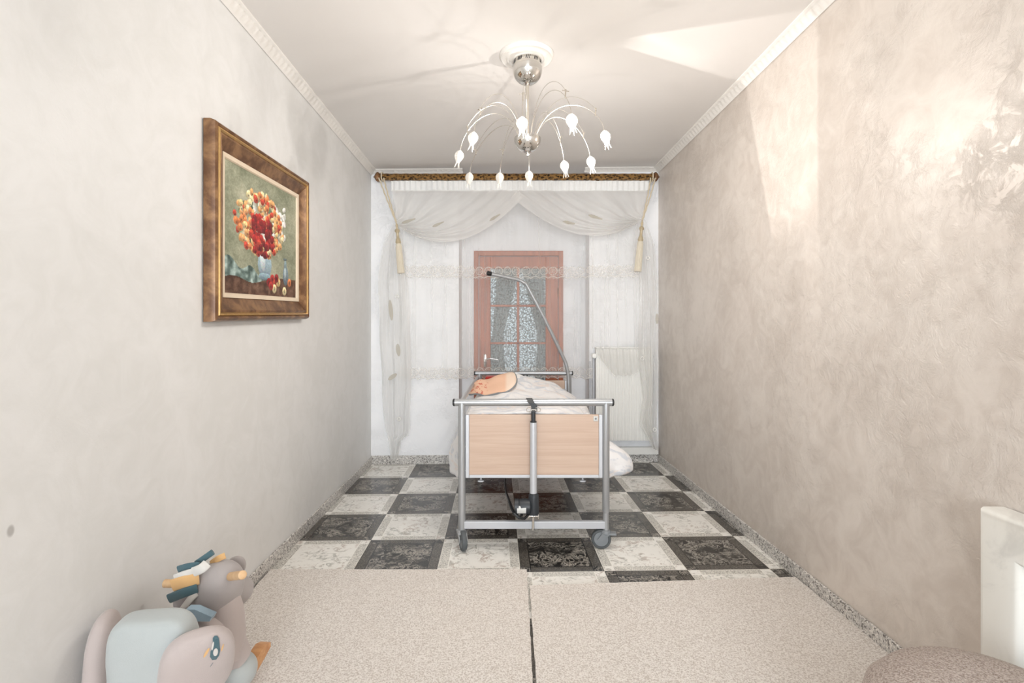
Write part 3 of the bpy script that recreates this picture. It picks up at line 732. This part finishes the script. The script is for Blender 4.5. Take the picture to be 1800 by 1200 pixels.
tul = [(833, 246, 2.69, 0), (809, 277, 2.96, 0), (826, 314, 3.40, 0), (879, 314, 3.40, 0), (930, 311, 3.36, 0), (991, 294, 3.14, 0), (1037, 287, 3.07, 0), (1062, 243, 2.82, 1), (1004, 216, 2.43, 1), (918, 221, 2.48, 1)]
for u, v, Y, lit in tul:
    e = P(u, v, Y); top = e+Vector((0, 0, .038)); dr = Vector((e.x-hx, e.y-hy, 0)); rad_ = dr.length; dn = dr.normalized()
    st = Vector((hx, hy, hubt-.006))+dn*.045; bm = bmesh.new()
    def arc(lift, a1=1.0):
        pts = []
        ap = st+dr*.42+Vector((0, 0, .24+lift)); pm = top+Vector((0, 0, .13+lift*.8))-dn*.012
        for i in range(25):
            t = i/24*a1; q = [st, st+dn*rad_*.12+Vector((0, 0, .155+lift)), ap, pm, top]
            while len(q) > 1: q = [q[k].lerp(q[k+1], t) for k in range(len(q)-1)]
            pts.append(q[0])
        return pts
    main = arc(0); tube(bm, main, .0016, 6)
    sec = arc(.055, .80); tube(bm, sec, .0012, 6)
    side = dn.cross(Vector((0, 0, 1)))
    pm = main[19]; ax = (sec[-1]-pm)
    tube(bm, [pm-ax*.35, sec[-1]+ax*.3], .0038, 6)
    tube(bm, [sec[-1]-side*.018, sec[-1]+side*.018], .002, 6)
    arm = obj('arm', bm, M_satin, ch)
    ti = (dn*.22+Vector((0, 0, -1))).normalized()
    bm = bmesh.new()
    lathe(bm, [(.004, -.004), (.012, .002), (.020, .012), (.024, .026), (.022, .040), (.015, .056), (.009, .068), (.004, .072), (0, .073)], top, ti, 32, lambda th, h: 1+.13*math.cos(th*4) if h > .004 else 1)
    for k in range(4):
        a = k*PI/2+.4; x_, y_ = frame_at(ti); dd = x_*math.cos(a)+y_*math.sin(a)
        tube(bm, [top+ti*.055+dd*.012, top+ti*.075+dd*.010, top+ti*.098+dd*.017], [.0022, .002, .001], 5)
    obj('tulip_shade', bm, M_glassl if lit else M_glass, ch)
    if lit:
        bm = bmesh.new(); blob(bm, top+ti*.030, (.015, .015, .021), nu=16, nv=10)
        obj('bulb', bm, M_bulb, ch)
def lamp(u, v, Y, watts, beams):
    l = bpy.data.lights.new('bulb_light', 'POINT'); l.energy = watts; l.color = (1, .96, .92); l.shadow_soft_size = .012
    o = bpy.data.objects.new('bulb_light', l); C.objects.link(o); p = P(u, v, Y); o.location = p+Vector((0, 0, -.01))
    if True:                                     # the holders shade the light going straight up; the open gaps between the glass petals let brighter fans of light out
        l.use_nodes = True; t = l.node_tree; em = [n for n in t.nodes if n.type == 'EMISSION'][0]
        h = M.__new__(M); h.t = t; h.n = t.nodes
        geo = t.nodes.new('ShaderNodeNewGeometry'); x, y, z = h.xyz(geo.outputs['Incoming'])
        az = h.math('ARCTAN2', y, x); el = h.math('DIVIDE', z, h.math('SQRT', h.math('ADD', h.math('MULTIPLY', x, x), h.math('MULTIPLY', y, y))))
        tot = h.math('SUBTRACT', 1.0, h.math('MULTIPLY', h.ramp(el, .35, 1.6), .72))
        for a0, a1, soft, e0, e1, gain in beams:
            if isinstance(a1, tuple):            # this gap narrows downwards
                az1 = h.math('SUBTRACT', az, h.math('MULTIPLY', h.math('MINIMUM', el, .6), a1[1])); a1 = a1[0]
            else: az1 = az
            k = h.math('MULTIPLY', h.ramp(az, a0, a0+soft), h.math('SUBTRACT', 1.0, h.ramp(az1, a1-soft, a1)))
            k = h.math('MULTIPLY', k, h.math('MULTIPLY', h.ramp(el, e0, e0+.25), h.math('SUBTRACT', 1.0, h.ramp(el, e1-.1, e1))))
            tot = h.math('ADD', tot, h.math('MULTIPLY', k, gain))
        h.put(em.inputs['Strength'], tot)
    return o
lamp(1063, 250, 2.82, 15, [(-.268, (.32, .30), .02, -.60, 40, 1.5), (-.30, -.10, .05, -1.6, -.5, .5)])
lamp(1004, 224, 2.43, 14, [(-1.25, -.95, .10, .9, 40, 1.0), (.55, .75, .1, .4, 1.2, .5)])
lamp(918, 229, 2.48, 14, [])

# ================================================================== care bed
bed = thing('care_bed', 'silver framed adjustable care bed on casters with beech end panels', 'bed', (0.13, 4.0, 0))
yf, yh = 3.10, 4.95
px0, px1 = -.295, .553
def post(x, y, z0, z1, r=.0215, r2=None, zs=None):
    bm = bmesh.new()
    if r2: tube(bm, [(x, y, z0), (x, y, zs)], r2, 20); tube(bm, [(x, y, zs-.004), (x, y, zs+.006), (x, y, z1)], [r2, r, r], 20)
    else: tube(bm, [(x, y, z0), (x, y, z1)], r, 20)
    return obj('post', bm, M_alu, bed)
post(px0, yf, .095, .86); post(px1, yf, .095, .86, .0215, .0175, .215)
post(px0-.01, yh, .095, .873); post(px1-.015, yh, .095, .873)
def end_rail(x0, x1, y, z, r):
    bm = bmesh.new(); tube(bm, [(x0, y, z), (x1, y, z)], r, 22); o = obj('end_rail', bm, M_alu, bed)
    for x, d in ((x0, -1), (x1, 1)):
        bm = bmesh.new(); lathe(bm, [(r*1.02, 0), (r*1.02, .008), (r*.8, .012), (0, .013)], (x, y, z), (d, 0, 0), 22); obj('end_cap', bm, M_black, o)
end_rail(-.337, .588, yf, .861, .0215); end_rail(-.345, .562, yh, .873, .0195)
def panel(x0, x1, y, z0, z1, fr):
    bm = bmesh.new()
    box(bm, x0, x0+fr, y-.014, y+.014, z0, z1, .003); box(bm, x1-fr, x1, y-.014, y+.014, z0, z1, .003); box(bm, x0+fr, x1-fr, y-.014, y+.014, z0, z0+.018, .003)
    o = obj('panel_frame', bm, M_aluw, bed, False)
    bm = bmesh.new(); box(bm, x0+fr, x1-fr, y-.009, y+.009, z0+.018, z1, .002); obj('end_panel', bm, M_beech, bed, False)
    return o
pf = panel(-.273, .532, yf, .419, .790, .022); panel(-.28, .515, yh, .45, .806, .02)
for x in (px0+.024, px1-.024):
    for z in (.77, .60, .46): bm = bmesh.new(); tube(bm, [(x-.012, yf, z), (x+.012, yf, z)], .006); obj('panel_bolt', bm, M_chrome, bed)
bm = bmesh.new(); box(bm, .478, .505, yf-.0125, yf-.0092, .752, .782, .002); pl = obj('corner_label', bm, M_label, bed, False); pl['label'] = 'small pale square sticker'
bm = bmesh.new(); lathe(bm, [(.006, 0), (.006, .001), (0, .001)], (.4915, yf-.0125, .767), (0, -1, 0), 16); obj('printed_dot', bm, M_grey, pl)
for y in (yf, yh):
    bm = bmesh.new(); box(bm, px0, px1, y-.015, y+.015, .121, .164, .003); obj('cross_bar', bm, M_aluw, bed, False)
for x in (-.185, .42):
    bm = bmesh.new(); tube(bm, [(x, yf+.03, .425), (x, yf+.03, .392)], .005); lathe(bm, [(.008, 0), (.017, .004), (.017, .01), (.006, .014)], (x, yf+.03, .384), (0, 0, 1), 14, lambda th, h: 1+.2*math.cos(3*th)); obj('clamp_screw', bm, M_aluw, bed)
bm = bmesh.new()
for x in (-.235, .475): box(bm, x-.015, x+.015, yf+.02, yh-.02, .50, .55, .004)
for y in (3.3, 3.8, 4.3, 4.75): box(bm, -.235, .475, y-.02, y+.02, .505, .535, .004)
obj('mattress_frame', bm, M_aluw, bed, False)
bm = bmesh.new()
for x in (-.12, .36):
    tube(bm, [(x, 3.35, .50), (x, 4.35, .40)], .014); tube(bm, [(x, 4.7, .50), (x, 3.7, .40)], .014)
for y in (3.7, 4.35): tube(bm, [(-.12, y, .40), (.36, y, .40)], .014)
obj('lift_linkage', bm, M_darkgrey, bed)
# side rail on the left side
bm = bmesh.new(); tube(bm, [(px0-.005, yf+.02, .861), (px0-.007, 4.62, .866), (px0-.008, 4.68, .855), (px0-.008, 4.70, .82), (px0-.008, 4.70, .60)], .014, 16); obj('side_rail', bm, M_alu, bed)
# casters
def caster(x, y, yaw, r=.058):
    R = Matrix.Translation((x, y, 0)) @ Matrix.Rotation(yaw, 4, 'Z')
    bm = bmesh.new(); lathe(bm, [(0, .088), (.026, .088), (.030, .094), (.028, .106), (.022, .112), (0, .112)], (0, 0, 0), (0, 0, 1), 24)
    for s_ in (-1, 1):
        slab(bm, [(-.030, s_*.022, .098), (.020, s_*.022, .098), (.050, s_*.022, .058), (.040, s_*.022, .046), (.022, s_*.022, .050)], .003*s_, (0, 1, 0))
    box(bm, -.060, .022, -.024, .024, .086, .098, .004)
    for v in bm.verts: v.co = R @ v.co
    f = obj('caster_fork', bm, M_grey if yaw > 1 else M_alu, bed)
    bm = bmesh.new(); w0 = R @ Vector((.028, 0, r)); ax = (R.to_3x3() @ Vector((0, 1, 0)))
    lathe(bm, [(0, -.011), (r*.72, -.011), (r*.78, -.015), (r*.93, -.014), (r, -.008), (r, .008), (r*.93, .014), (r*.78, .015), (r*.72, .011), (0, .011)], w0, ax, 40); wl = obj('caster_wheel', bm, M_tyre, bed)
    bm = bmesh.new(); lathe(bm, [(0, -.017), (.006, -.0165), (.010, -.013), (r*.72, -.0125), (r*.72, .0125), (.010, .013), (.006, .0165), (0, .017)], w0, ax, 32); obj('wheel_hub', bm, M_grey, wl)
caster(px0, yf, -1.25); caster(px1, yf, PI-.12); caster(px0-.01, yh, .9); caster(px1-.015, yh, 2.4)
# height actuator clamped to the foot rail
ax_, ay_ = .1235, yf-.055
bm = bmesh.new(); tube(bm, [(ax_, ay_, .327), (ax_, ay_, .754)], .0205, 24); act = obj('actuator', bm, M_aluw, bed)
bm = bmesh.new(); lathe(bm, [(.0215, .345), (.029, .335), (.031, .325), (.032, .24), (.030, .225), (.022, .219), (0, .219)][::-1], (ax_+.002, ay_, 0), (0, 0, 1), 26, lambda th, h: 1+.02*math.cos(th*6)); obj('actuator_boot', bm, M_darkgrey, act)
bm = bmesh.new(); lathe(bm, [(0, 0), (.036, 0), (.043, .006), (.044, .055), (.040, .066), (.044, .070), (.044, .092), (0, .094)], (ax_-.016, ay_-.002, .268), (-1, 0, 0), 32); mt = obj('motor_housing', bm, M_darkgrey, act)
bm = bmesh.new(); a0 = ax_-.095
sheet(bm, lambda s, t: Vector((a0+.052*s, ay_-.002-.0455*math.cos(.55-.95*t), .268+.0455*math.sin(.35-.95*t))), 6, 8); obj('rating_label', bm, M_label, mt)
bm = bmesh.new(); tube(bm, [(ax_, ay_, .75), (ax_, ay_, .83)], .013, 18); lathe(bm, [(.016, 0), (.019, .006), (.019, .012)], (ax_, ay_, .748), (0, 0, 1), 20); obj('piston_rod', bm, M_darkgrey, act)
bm = bmesh.new()
q0, q1, q2, q3 = P(930, 700, 3.045), P(934, 708, 3.03), P(939, 713, 3.03), P(939, 724, 3.03)
for a_, b_ in ((q0, q1), (q1, q2), (q2, q3)):
    dx = Vector((.018, 0, 0)); dy = Vector((0, .03, 0))
    vs = [a_-dx, a_+dx, b_+dx, b_-dx]; slab(bm, vs, .022, (0, 1, 0))
obj('rail_hook', bm, M_black, act, False)
bm = bmesh.new(); zc2 = P(0, 719.5, 3.03).z
for sx in (-1, 1):
    tube(bm, [(ax_+sx*.012, ay_-.02, zc2+.010), (ax_+sx*.028, ay_-.022, zc2+.012), (ax_+sx*.040, ay_-.02, zc2+.004), (ax_+sx*.040, ay_-.02, zc2-.008), (ax_+sx*.026, ay_-.022, zc2-.012), (ax_+sx*.012, ay_-.02, zc2-.006)], .0028, 8)
tube(bm, [(ax_-.018, ay_-.022, zc2), (ax_+.018, ay_-.022, zc2)], .0045, 8); obj('clip', bm, M_chrome, act)
bm = bmesh.new(); box(bm, ax_-.030, ax_+.032, ay_-.012, ay_+.035, .208, .217, .002); box(bm, ax_-.03, ax_-.024, ay_-.008, ay_+.008, .196, .226, .002); box(bm, ax_+.026, ax_+.032, ay_-.008, ay_+.008, .196, .226, .002)
tube(bm, [(ax_, yf-.024, .217), (ax_, yf-.024, .12)], .008, 14); obj('clevis', bm, M_chrome, act)
bm = bmesh.new()
cab = [P(918, 904, 3.02), P(912, 908, 3.0), P(903, 900, 3.03), P(899, 890, 3.1), P(894, 877, 3.25), P(890, 866, 3.45), P(888, 850, 3.7), P(890, 835, 3.9)]
cab2 = [P(930, 903, 3.03), P(922, 911, 3.0), P(912, 910, 2.99), P(904, 903, 3.0), P(899, 893, 3.06), P(895, 882, 3.2)]
for cb in (cab, cab2): tube(bm, cb, .0075, 10)
obj('power_cable', bm, M_black, act)
# lifting pole at the head
bm = bmesh.new(); key = [(1000, 720, 4.93), (999, 665, 4.92), (996, 645, 4.91), (990, 628, 4.90), (960, 566, 4.84), (928, 505, 4.79), (921, 497, 4.78), (912, 492, 4.77), (890, 487, 4.74), (862, 481, 4.70)]
K3 = [P(*k) for k in key]; pts = []
for i in range(len(K3)-1):
    for t in range(8):
        a, b, c, d = K3[max(i-1, 0)], K3[i], K3[i+1], K3[min(i+2, len(K3)-1)]; t /= 8
        pts.append(.5*((2*b)+(c-a)*t+(2*a-5*b+4*c-d)*t*t+(3*b-a-3*c+d)*t**3))
pts.append(K3[-1]); tube(bm, [Vector((K3[0].x, 4.93, .45))]+pts, .0165, 14); pole = obj('lifting_pole', bm, M_alu, bed)
bm = bmesh.new(); dd = (pts[-1]-pts[-3]).normalized(); lathe(bm, [(.017, -.01), (.021, 0), (.021, .028), (.014, .034), (0, .035)], pts[-1], dd, 18); obj('pole_end_cap', bm, M_black, pole)
bm = bmesh.new(); box(bm, .10, .115, yh-.02, yh+.02, .80, .858, .003); box(bm, .135, .15, yh-.02, yh+.02, .80, .858, .003); obj('rail_clamp', bm, M_black, bed, False)

# bedding
M_matt = fabric('white_mattress_cover', (222, 222, 220))
bm = bmesh.new(); box(bm, -.245, .475, 3.14, 4.90, .55, .73, .035, seg=4); tag(obj('mattress', bm, M_matt), 'white mattress lying in the care bed under the duvet', 'mattress')
def duvet_mat():
    m = M('white_duvet_with_grey_streaks'); o = m.co(scale=(3, 5, 6), rot=(0, 0, .5)); f = m.noise(o, 1.6, 5, .6, 1.6)
    c = m.mix(m.ramp(f, .48, .60), lin((240, 238, 237)), lin((212, 215, 221))); c = m.mix(m.ramp(m.noise(m.co(scale=(2, 2, 9)), 2.5, 4, .6, 1), .56, .66), c, lin((238, 228, 222)))
    m.set(c, .85); m.b.inputs['Sheen Weight'].default_value = .2; m.bump(m.noise(m.co(), 30, 4, .6, .8), .25, .01); return m.m
M_duvet = duvet_mat()
def top_z(x, y):
    hump = .115*math.exp(-((y-4.35)/.36)**2)*math.exp(-((x-.08)/.30)**2)+.05*math.exp(-((y-4.2)/.3)**2-((x+.05)/.14)**2)
    return .762+hump-.02*smooth((x-.28)/.2)
def duv(s, t):
    y = 3.16+1.62*t
    l = 1.0 if y > 3.45 else smooth((y-3.16)/.29)
    # across: left hang, over the top, right hang
    lb = .23*l; rb = .34*l*(1 if y < 4.4 else 1-.4*smooth((y-4.4)/.4))
    a, b = .24, .68
    if s < a:
        k = 1-s/a; bu = math.exp(-((y-3.72)/.22)**2)
        x = -.262-.045*l*min(1, k*4)-.115*l*bu*math.sin(min(1, k*1.1)*PI*.62)**1.5; z = .745-.40*l*k-.02*k-.03*bu*k
    elif s > b:
        k = (s-b)/(1-b); bu = math.exp(-((y-3.62)/.16)**2)
        x = .478+.05*l*min(1, k*4)+.285*l*bu*smooth(k*1.1-.15); z = .735-(.42-.05*bu)*l*k-.02*k+.03*l*math.sin(y*13)*k*(1-bu)
        y += .05*bu*math.sin(k*6)
    else:
        k = (s-a)/(b-a); x = -.262+k*.74; z = top_z(x, y)
        z -= .03*((abs(k-.5)*2)**6)
    p = Vector((x, y, z)); e = noise.noise(Vector((x*5, y*3.2, z*5))); e2 = noise.noise(Vector((x*13+3, y*8, z*13)))
    amp = .022 if a <= s <= b else .05
    q = Vector((0, 0, 1)) if a <= s <= b else Vector((-1 if s < a else 1, 0, 0))
    if s < a: q = q*.5
    return p+q*(e*amp+e2*.012)+Vector((0, .03*e2 if s > b else 0, 0))
bm = bmesh.new(); g = sheet(bm, duv, 130, 120)
ob = obj('duvet', bm, M_duvet); md = ob.modifiers.new('thick', 'SOLIDIFY'); md.thickness = .022; md.offset = 1
tag(ob, 'white and pale grey duvet spread over the bed, hanging over both sides', 'duvet')
# pillow with a peach face, leaning at the left
def pillow_mat():
    m = M('peach_printed_pillowcase'); o = m.co(); x, y, z = m.xyz(o)
    c = m.mix(m.ramp(x, -.06, -.03), lin((226, 184, 156)), lin((232, 208, 188))); sp = m.math('MULTIPLY', m.ramp(m.noise(o, 38, 2), .58, .62), m.ramp(x, -.17, -.21))
    m.set(m.mix(sp, c, lin((202, 120, 100))), .85); m.bump(m.noise(o, 26, 3), .2, .008); return m.m
bm = bmesh.new()
blob(bm, (-.145, 4.02, .856), (.185, .145, .042), rot(.42, -.14, -.12), e=.7, nz=.025, ns=7, e2=.9)
PC = Vector((-.145, 4.02, .856))
def taper(p):                                     # narrow limp end to the left, plump lifted corner to the right
    k = max(0, min(1, (p.x+.33)/.36)); q = p-PC
    return PC+Vector((q.x, q.y*(.35+.75*k), q.z*(.7+.5*k)+.028*k*k-.006+.012*math.sin(p.x*42)*(1-k)))
for v_ in bm.verts: v_.co = taper(v_.co)
pw = tag(obj('pillow', bm, pillow_mat()), 'peach coloured pillow lying on the duvet at the left of the bed', 'pillow')
bm = bmesh.new(); Rp = rot(.42, -.14, -.12); pts = []
for i in range(41):
    a = 2*PI*i/40; sp_ = lambda v, p: math.copysign(abs(v)**p, v); q = Vector((-.145, 4.02, .856))+(Rp @ Vector((.187*sp_(math.cos(a), .7), .147*sp_(math.sin(a), .7), 0)))
    pts.append(q+(q-Vector((-.145, 4.02, .856))).normalized()*noise.noise(q*7)*.025)
pts = [taper(p_) for p_ in pts]; tube(bm, pts, .006, 6); pi_ = obj('piping', bm, M_grey, pw)
bm = bmesh.new(); box(bm, -.24, -.11, 4.70, 4.84, .80, .865, .014, seg=3); tag(obj('red_cushion', bm, M_red), 'small red cushion behind the peach pillow at the bed head', 'cushion')

# ================================================================== wall unit at the right edge
ur = thing('panel_heater', 'white rounded panel heater on the right wall beside the pouf', 'heater', (1.46, 1.2, .45))
hY1, hY0, hz1, hz0, hxf = 1.615, .55, .752, .12, 1.425
m_ = M('white_marbled_enamel'); m_.set(m_.mix(m_.ramp(m_.noise(m_.co(), 5, 5, .6, 1.5), .5, .75), lin((236, 234, 227)), lin((216, 214, 208))), .28); M_enam = m_.m
bm = bmesh.new(); wx = XR(1.62)-.002
def ring(ins, x): return [Vector((x, hY0+ins, hz0+ins)), Vector((x, hY1-ins, hz0+ins)), Vector((x, hY1-ins, hz1-ins)), Vector((x, hY0+ins, hz1-ins))]
prof = [(0, wx), (0, hxf+.022), (.004, hxf+.010), (.012, hxf+.003), (.024, hxf), (.10, hxf-.0), (.115, hxf+.004), (.125, hxf+.014), (.128, hxf+.03)]
rs = [[bm.verts.new(p) for p in ring(i_, x_)] for i_, x_ in prof]
for a, b in zip(rs, rs[1:]):
    for k in range(4): bm.faces.new((a[k], a[(k+1) % 4], b[(k+1) % 4], b[k]))
obj('casing', bm, M_enam, ur, True, 50)
bm = bmesh.new(); box(bm, hxf+.024, wx-.01, hY0+.12, hY1-.12, hz0+.12, hz1-.12, .006); obj('front_panel', bm, M_enam, ur, False)
# pouf
bm = bmesh.new(); pc = Vector((1.145, 1.24, 0.0025))
lathe(bm, [(0, .014), (.20, .014), (.255, .03), (.270, .08), (.277, .18), (.275, .31), (.258, .375), (.222, .415), (.16, .435), (.08, .443), (0, .444)], pc, (0, 0, 1), 72, lambda th, h: 1+.012*math.sin(th*5+h*9))
tag(obj('pouf', bm, M_boucle), 'round grey boucle pouf at the lower right corner of the carpet', 'pouf')

# ================================================================== plush rocking horse
rh = thing('rocking_horse', 'grey plush rocking horse with pale blue seat back beside the left wall', 'rocking horse', (-1.08, 1.7, .014))
bm = bmesh.new(); blob(bm, P(276, 1155, 1.52)+Vector((0, 0, -.068)), (.118, .055, .205), rot(.10, 0, .06), e=.5, nz=.006, e2=.42, nu=48, nv=30); obj('seat_back', bm, M_seatw, rh)
def wing(c, r, R, nm='side_wing'):
    bm = bmesh.new(); blob(bm, c, r, R, e=.8, nz=.008, e2=.75); return obj(nm, bm, M_plush, rh)
wl_ = wing(P(180, 1172, 1.58), (.036, .078, .160), rot(0, .05, .25)); wr_ = wing(P(347, 1168, 1.50), (.045, .098, .138), rot(0, .50, -.95), 'side_wing')
bm = bmesh.new(); blob(bm, (-1.07, 1.74, .24), (.13, .22, .10), None, e=.8, nz=.006); obj('body', bm, M_plush, rh)
# neck and head, bent up and away
bm = bmesh.new(); tube(bm, [P(385, 1150, 1.78), P(398, 1110, 1.80), P(398, 1075, 1.82), P(388, 1045, 1.84)], [.075, .062, .055, .055], 24); obj('neck', bm, M_plush, rh)
bm = bmesh.new(); blob(bm, P(383, 1033, 1.84), (.078, .085, .092), rot(0, .15, 0), e=.92, nz=.004); blob(bm, P(410, 1042, 1.92), (.052, .09, .062), rot(-.35, .5, -.3), nz=.003)
head = obj('head', bm, M_plushd, rh)
for (u, v, Y, rx_) in ((412, 998, 1.95, .5), (326, 1062, 1.86, -.3)):
    bm = bmesh.new(); blob(bm, P(u, v, Y), (.036, .020, .050), rot(.2, rx_, .3), nz=.002, nu=24, nv=16); obj('ear', bm, M_plushd, head)
def dowel(p, q):
    bm = bmesh.new(); d = (q-p); lathe(bm, [(.010, 0), (.014, .003), (.014, d.length-.003), (.010, d.length)], p, d, 22); obj('handle', bm, M_dowel, rh)
dowel(P(405, 1013, 1.80), P(427, 1010, 1.74)); dowel(P(330, 1026, 1.86), P(288, 1025, 1.86))
def strip(pts, wd, mat, th=.010):                 # felt mane strips, thick and softly bent
    bm = bmesh.new(); n = len(pts); P3 = [P(*p) for p in pts]; fine = []
    for i in range((n-1)*6+1):
        t = i/6; k = min(int(t), n-2); f = t-k; a, b, c, d = P3[max(k-1, 0)], P3[k], P3[k+1], P3[min(k+2, n-1)]
        fine.append(.5*((2*b)+(c-a)*f+(2*a-5*b+4*c-d)*f*f+(3*b-a-3*c+d)*f**3))
    rings = []; wd *= 1.22
    for i, p in enumerate(fine):
        d = (fine[min(i+1, len(fine)-1)]-fine[max(i-1, 0)]).normalized(); up = d.cross(Vector((0, -1, 0))).normalized(); nn = d.cross(up)
        r = []
        for k in range(12):
            a = 2*PI*k/12; r.append(bm.verts.new(p+up*wd*.5*math.copysign(abs(math.cos(a))**.6, math.cos(a))+nn*th*.5*math.sin(a)))
        rings.append(r)
    for a, b in zip(rings, rings[1:]):
        for k in range(12): bm.faces.new((a[k], a[(k+1) % 12], b[(k+1) % 12], b[k]))
    bm.faces.new(rings[0][::-1]); bm.faces.new(rings[-1])
    obj('mane_strip', bm, mat, head)
strip([(345, 990, 1.80), (357, 982, 1.80), (374, 970, 1.80)], .017, M_teal)
strip([(372, 990, 1.84), (383, 982, 1.84), (396, 976, 1.85)], .018, M_orange)
strip([(350, 994, 1.78), (332, 996, 1.77), (314, 1001, 1.78)], .022, M_teal)
strip([(364, 990, 1.76), (354, 999, 1.745), (340, 1005, 1.75)], .026, M_wfelt)
strip([(350, 1004, 1.77), (330, 1008, 1.755), (308, 1016, 1.76)], .022, M_wfelt)
strip([(350, 1016, 1.765), (326, 1022, 1.75), (303, 1029, 1.755)], .034, M_orange)
strip([(347, 1033, 1.76), (322, 1042, 1.745), (297, 1052, 1.76)], .026, M_teal)
strip([(346, 1042, 1.76), (334, 1053, 1.75), (320, 1072, 1.76)], .018, M_wfelt)
bm = bmesh.new(); slab(bm, [P(326, 1071, 1.70), P(342, 1071, 1.70), P(358, 1078, 1.70), P(372, 1084, 1.70), P(368, 1092, 1.70), P(345, 1092, 1.70), P(328, 1094, 1.70)], .03, (0, 1, 0)); obj('bridle', bm, M_bluef, rh)
for dx, nm in ((0, 'r'), (-.20, 'l')):
    bm = bmesh.new(); a_ = P(396, 1135, 1.80)+Vector((dx, 0, 0)); b_ = P(416, 1160, 1.82)+Vector((dx, 0, .0))
    tube(bm, [a_, (a_+b_)/2, b_], [.062, .06, .052], 22); obj('leg', bm, M_plush, rh)
    bm = bmesh.new(); blob(bm, b_+Vector((.004, .0, -.035)), (.062, .075, .055), rot(0, .45, 0), nz=.003); obj('hoof', bm, M_seatw, rh)
def rocker(x):
    bm = bmesh.new(); pts = []; n = 24
    for i in range(n+1):
        t = i/n; y = 1.22+.76*t; z = .0175+.30*(t-.5)**2*1.15; pts.append((y, z))
    out = [Vector((x, y, z)) for y, z in pts]+[Vector((x, y-.0, z+.048-.03*max(0, (y-1.9)/.08)**3)) for y, z in pts[::-1]]
    slab(bm, out, .040, (1, 0, 0)); bmesh.ops.rotate(bm, verts=bm.verts, cent=(x, 1.65, 0), matrix=Matrix.Rotation(-.10, 3, 'Z'))
    obj('rocker', bm, M_rock, rh, True, 30)
rocker(-.978); rocker(-1.215)
for y in (1.45, 1.88): bm = bmesh.new(); box(bm, -1.19, -.95, y-.02, y+.02, .07, .10, .006); obj('cross_slat', bm, M_rock, rh, False)
# embroidered goose on the near wing
from mathutils.bvhtree import BVHTree
dep = bpy.context.evaluated_depsgraph_get(); bvh = BVHTree.FromObject(wr_, dep)
def patch(pts, mat, nm, lift):
    bm = bmesh.new(); org = Vector((0, 0, HC)); cu = sum(p[0] for p in pts)/len(pts); cv = sum(p[1] for p in pts)/len(pts); rings = []
    for k in (0, .35, .7, 1):
        row = []
        for u, v in (pts if k else [(cu, cv)]):
            d = (P(cu+(u-cu)*k, cv+(v-cv)*k, 1)-org).normalized(); hit = bvh.ray_cast(org, d)
            row.append(bm.verts.new((hit[0] if hit[0] else org+d*1.7)-d*lift))
        rings.append(row)
    n = len(pts)
    for i in range(n): bm.faces.new((rings[0][0], rings[1][i], rings[1][(i+1) % n]))
    for a_, b_ in zip(rings[1:], rings[2:]):
        for i in range(n): bm.faces.new((a_[i], b_[i], b_[(i+1) % n], a_[(i+1) % n]))
    obj(nm, bm, mat, wr_, False)
def ell(u, v, a, b, th, n=14): return [(u+a*math.cos(t)*math.cos(th)-b*math.sin(t)*math.sin(th), v+a*math.cos(t)*math.sin(th)+b*math.sin(t)*math.cos(th)) for t in [2*PI*i/n for i in range(n)]]
patch([(374, 1121), (377, 1117), (382, 1117), (385, 1122), (386, 1132), (387, 1142), (385, 1152), (380, 1159), (373, 1160), (369, 1154), (370, 1145), (374, 1135)], M_teal, 'bird_embroidery', .003)
patch(ell(379, 1146, 4.2, 7, .2), M_wfelt, 'bird_embroidery', .0045)
patch(ell(374, 1135, 1.6, 8, .2), M_wfelt, 'bird_embroidery', .0045)
patch(ell(363, 1147, 2.2, 10, .55), M_orange, 'bird_embroidery', .003)
patch(ell(391, 1138, 1.3, 7, .3), M_orange, 'bird_embroidery', .003)
patch(ell(372, 1168, .7, 5, .6), M_grey, 'bird_embroidery', .003)
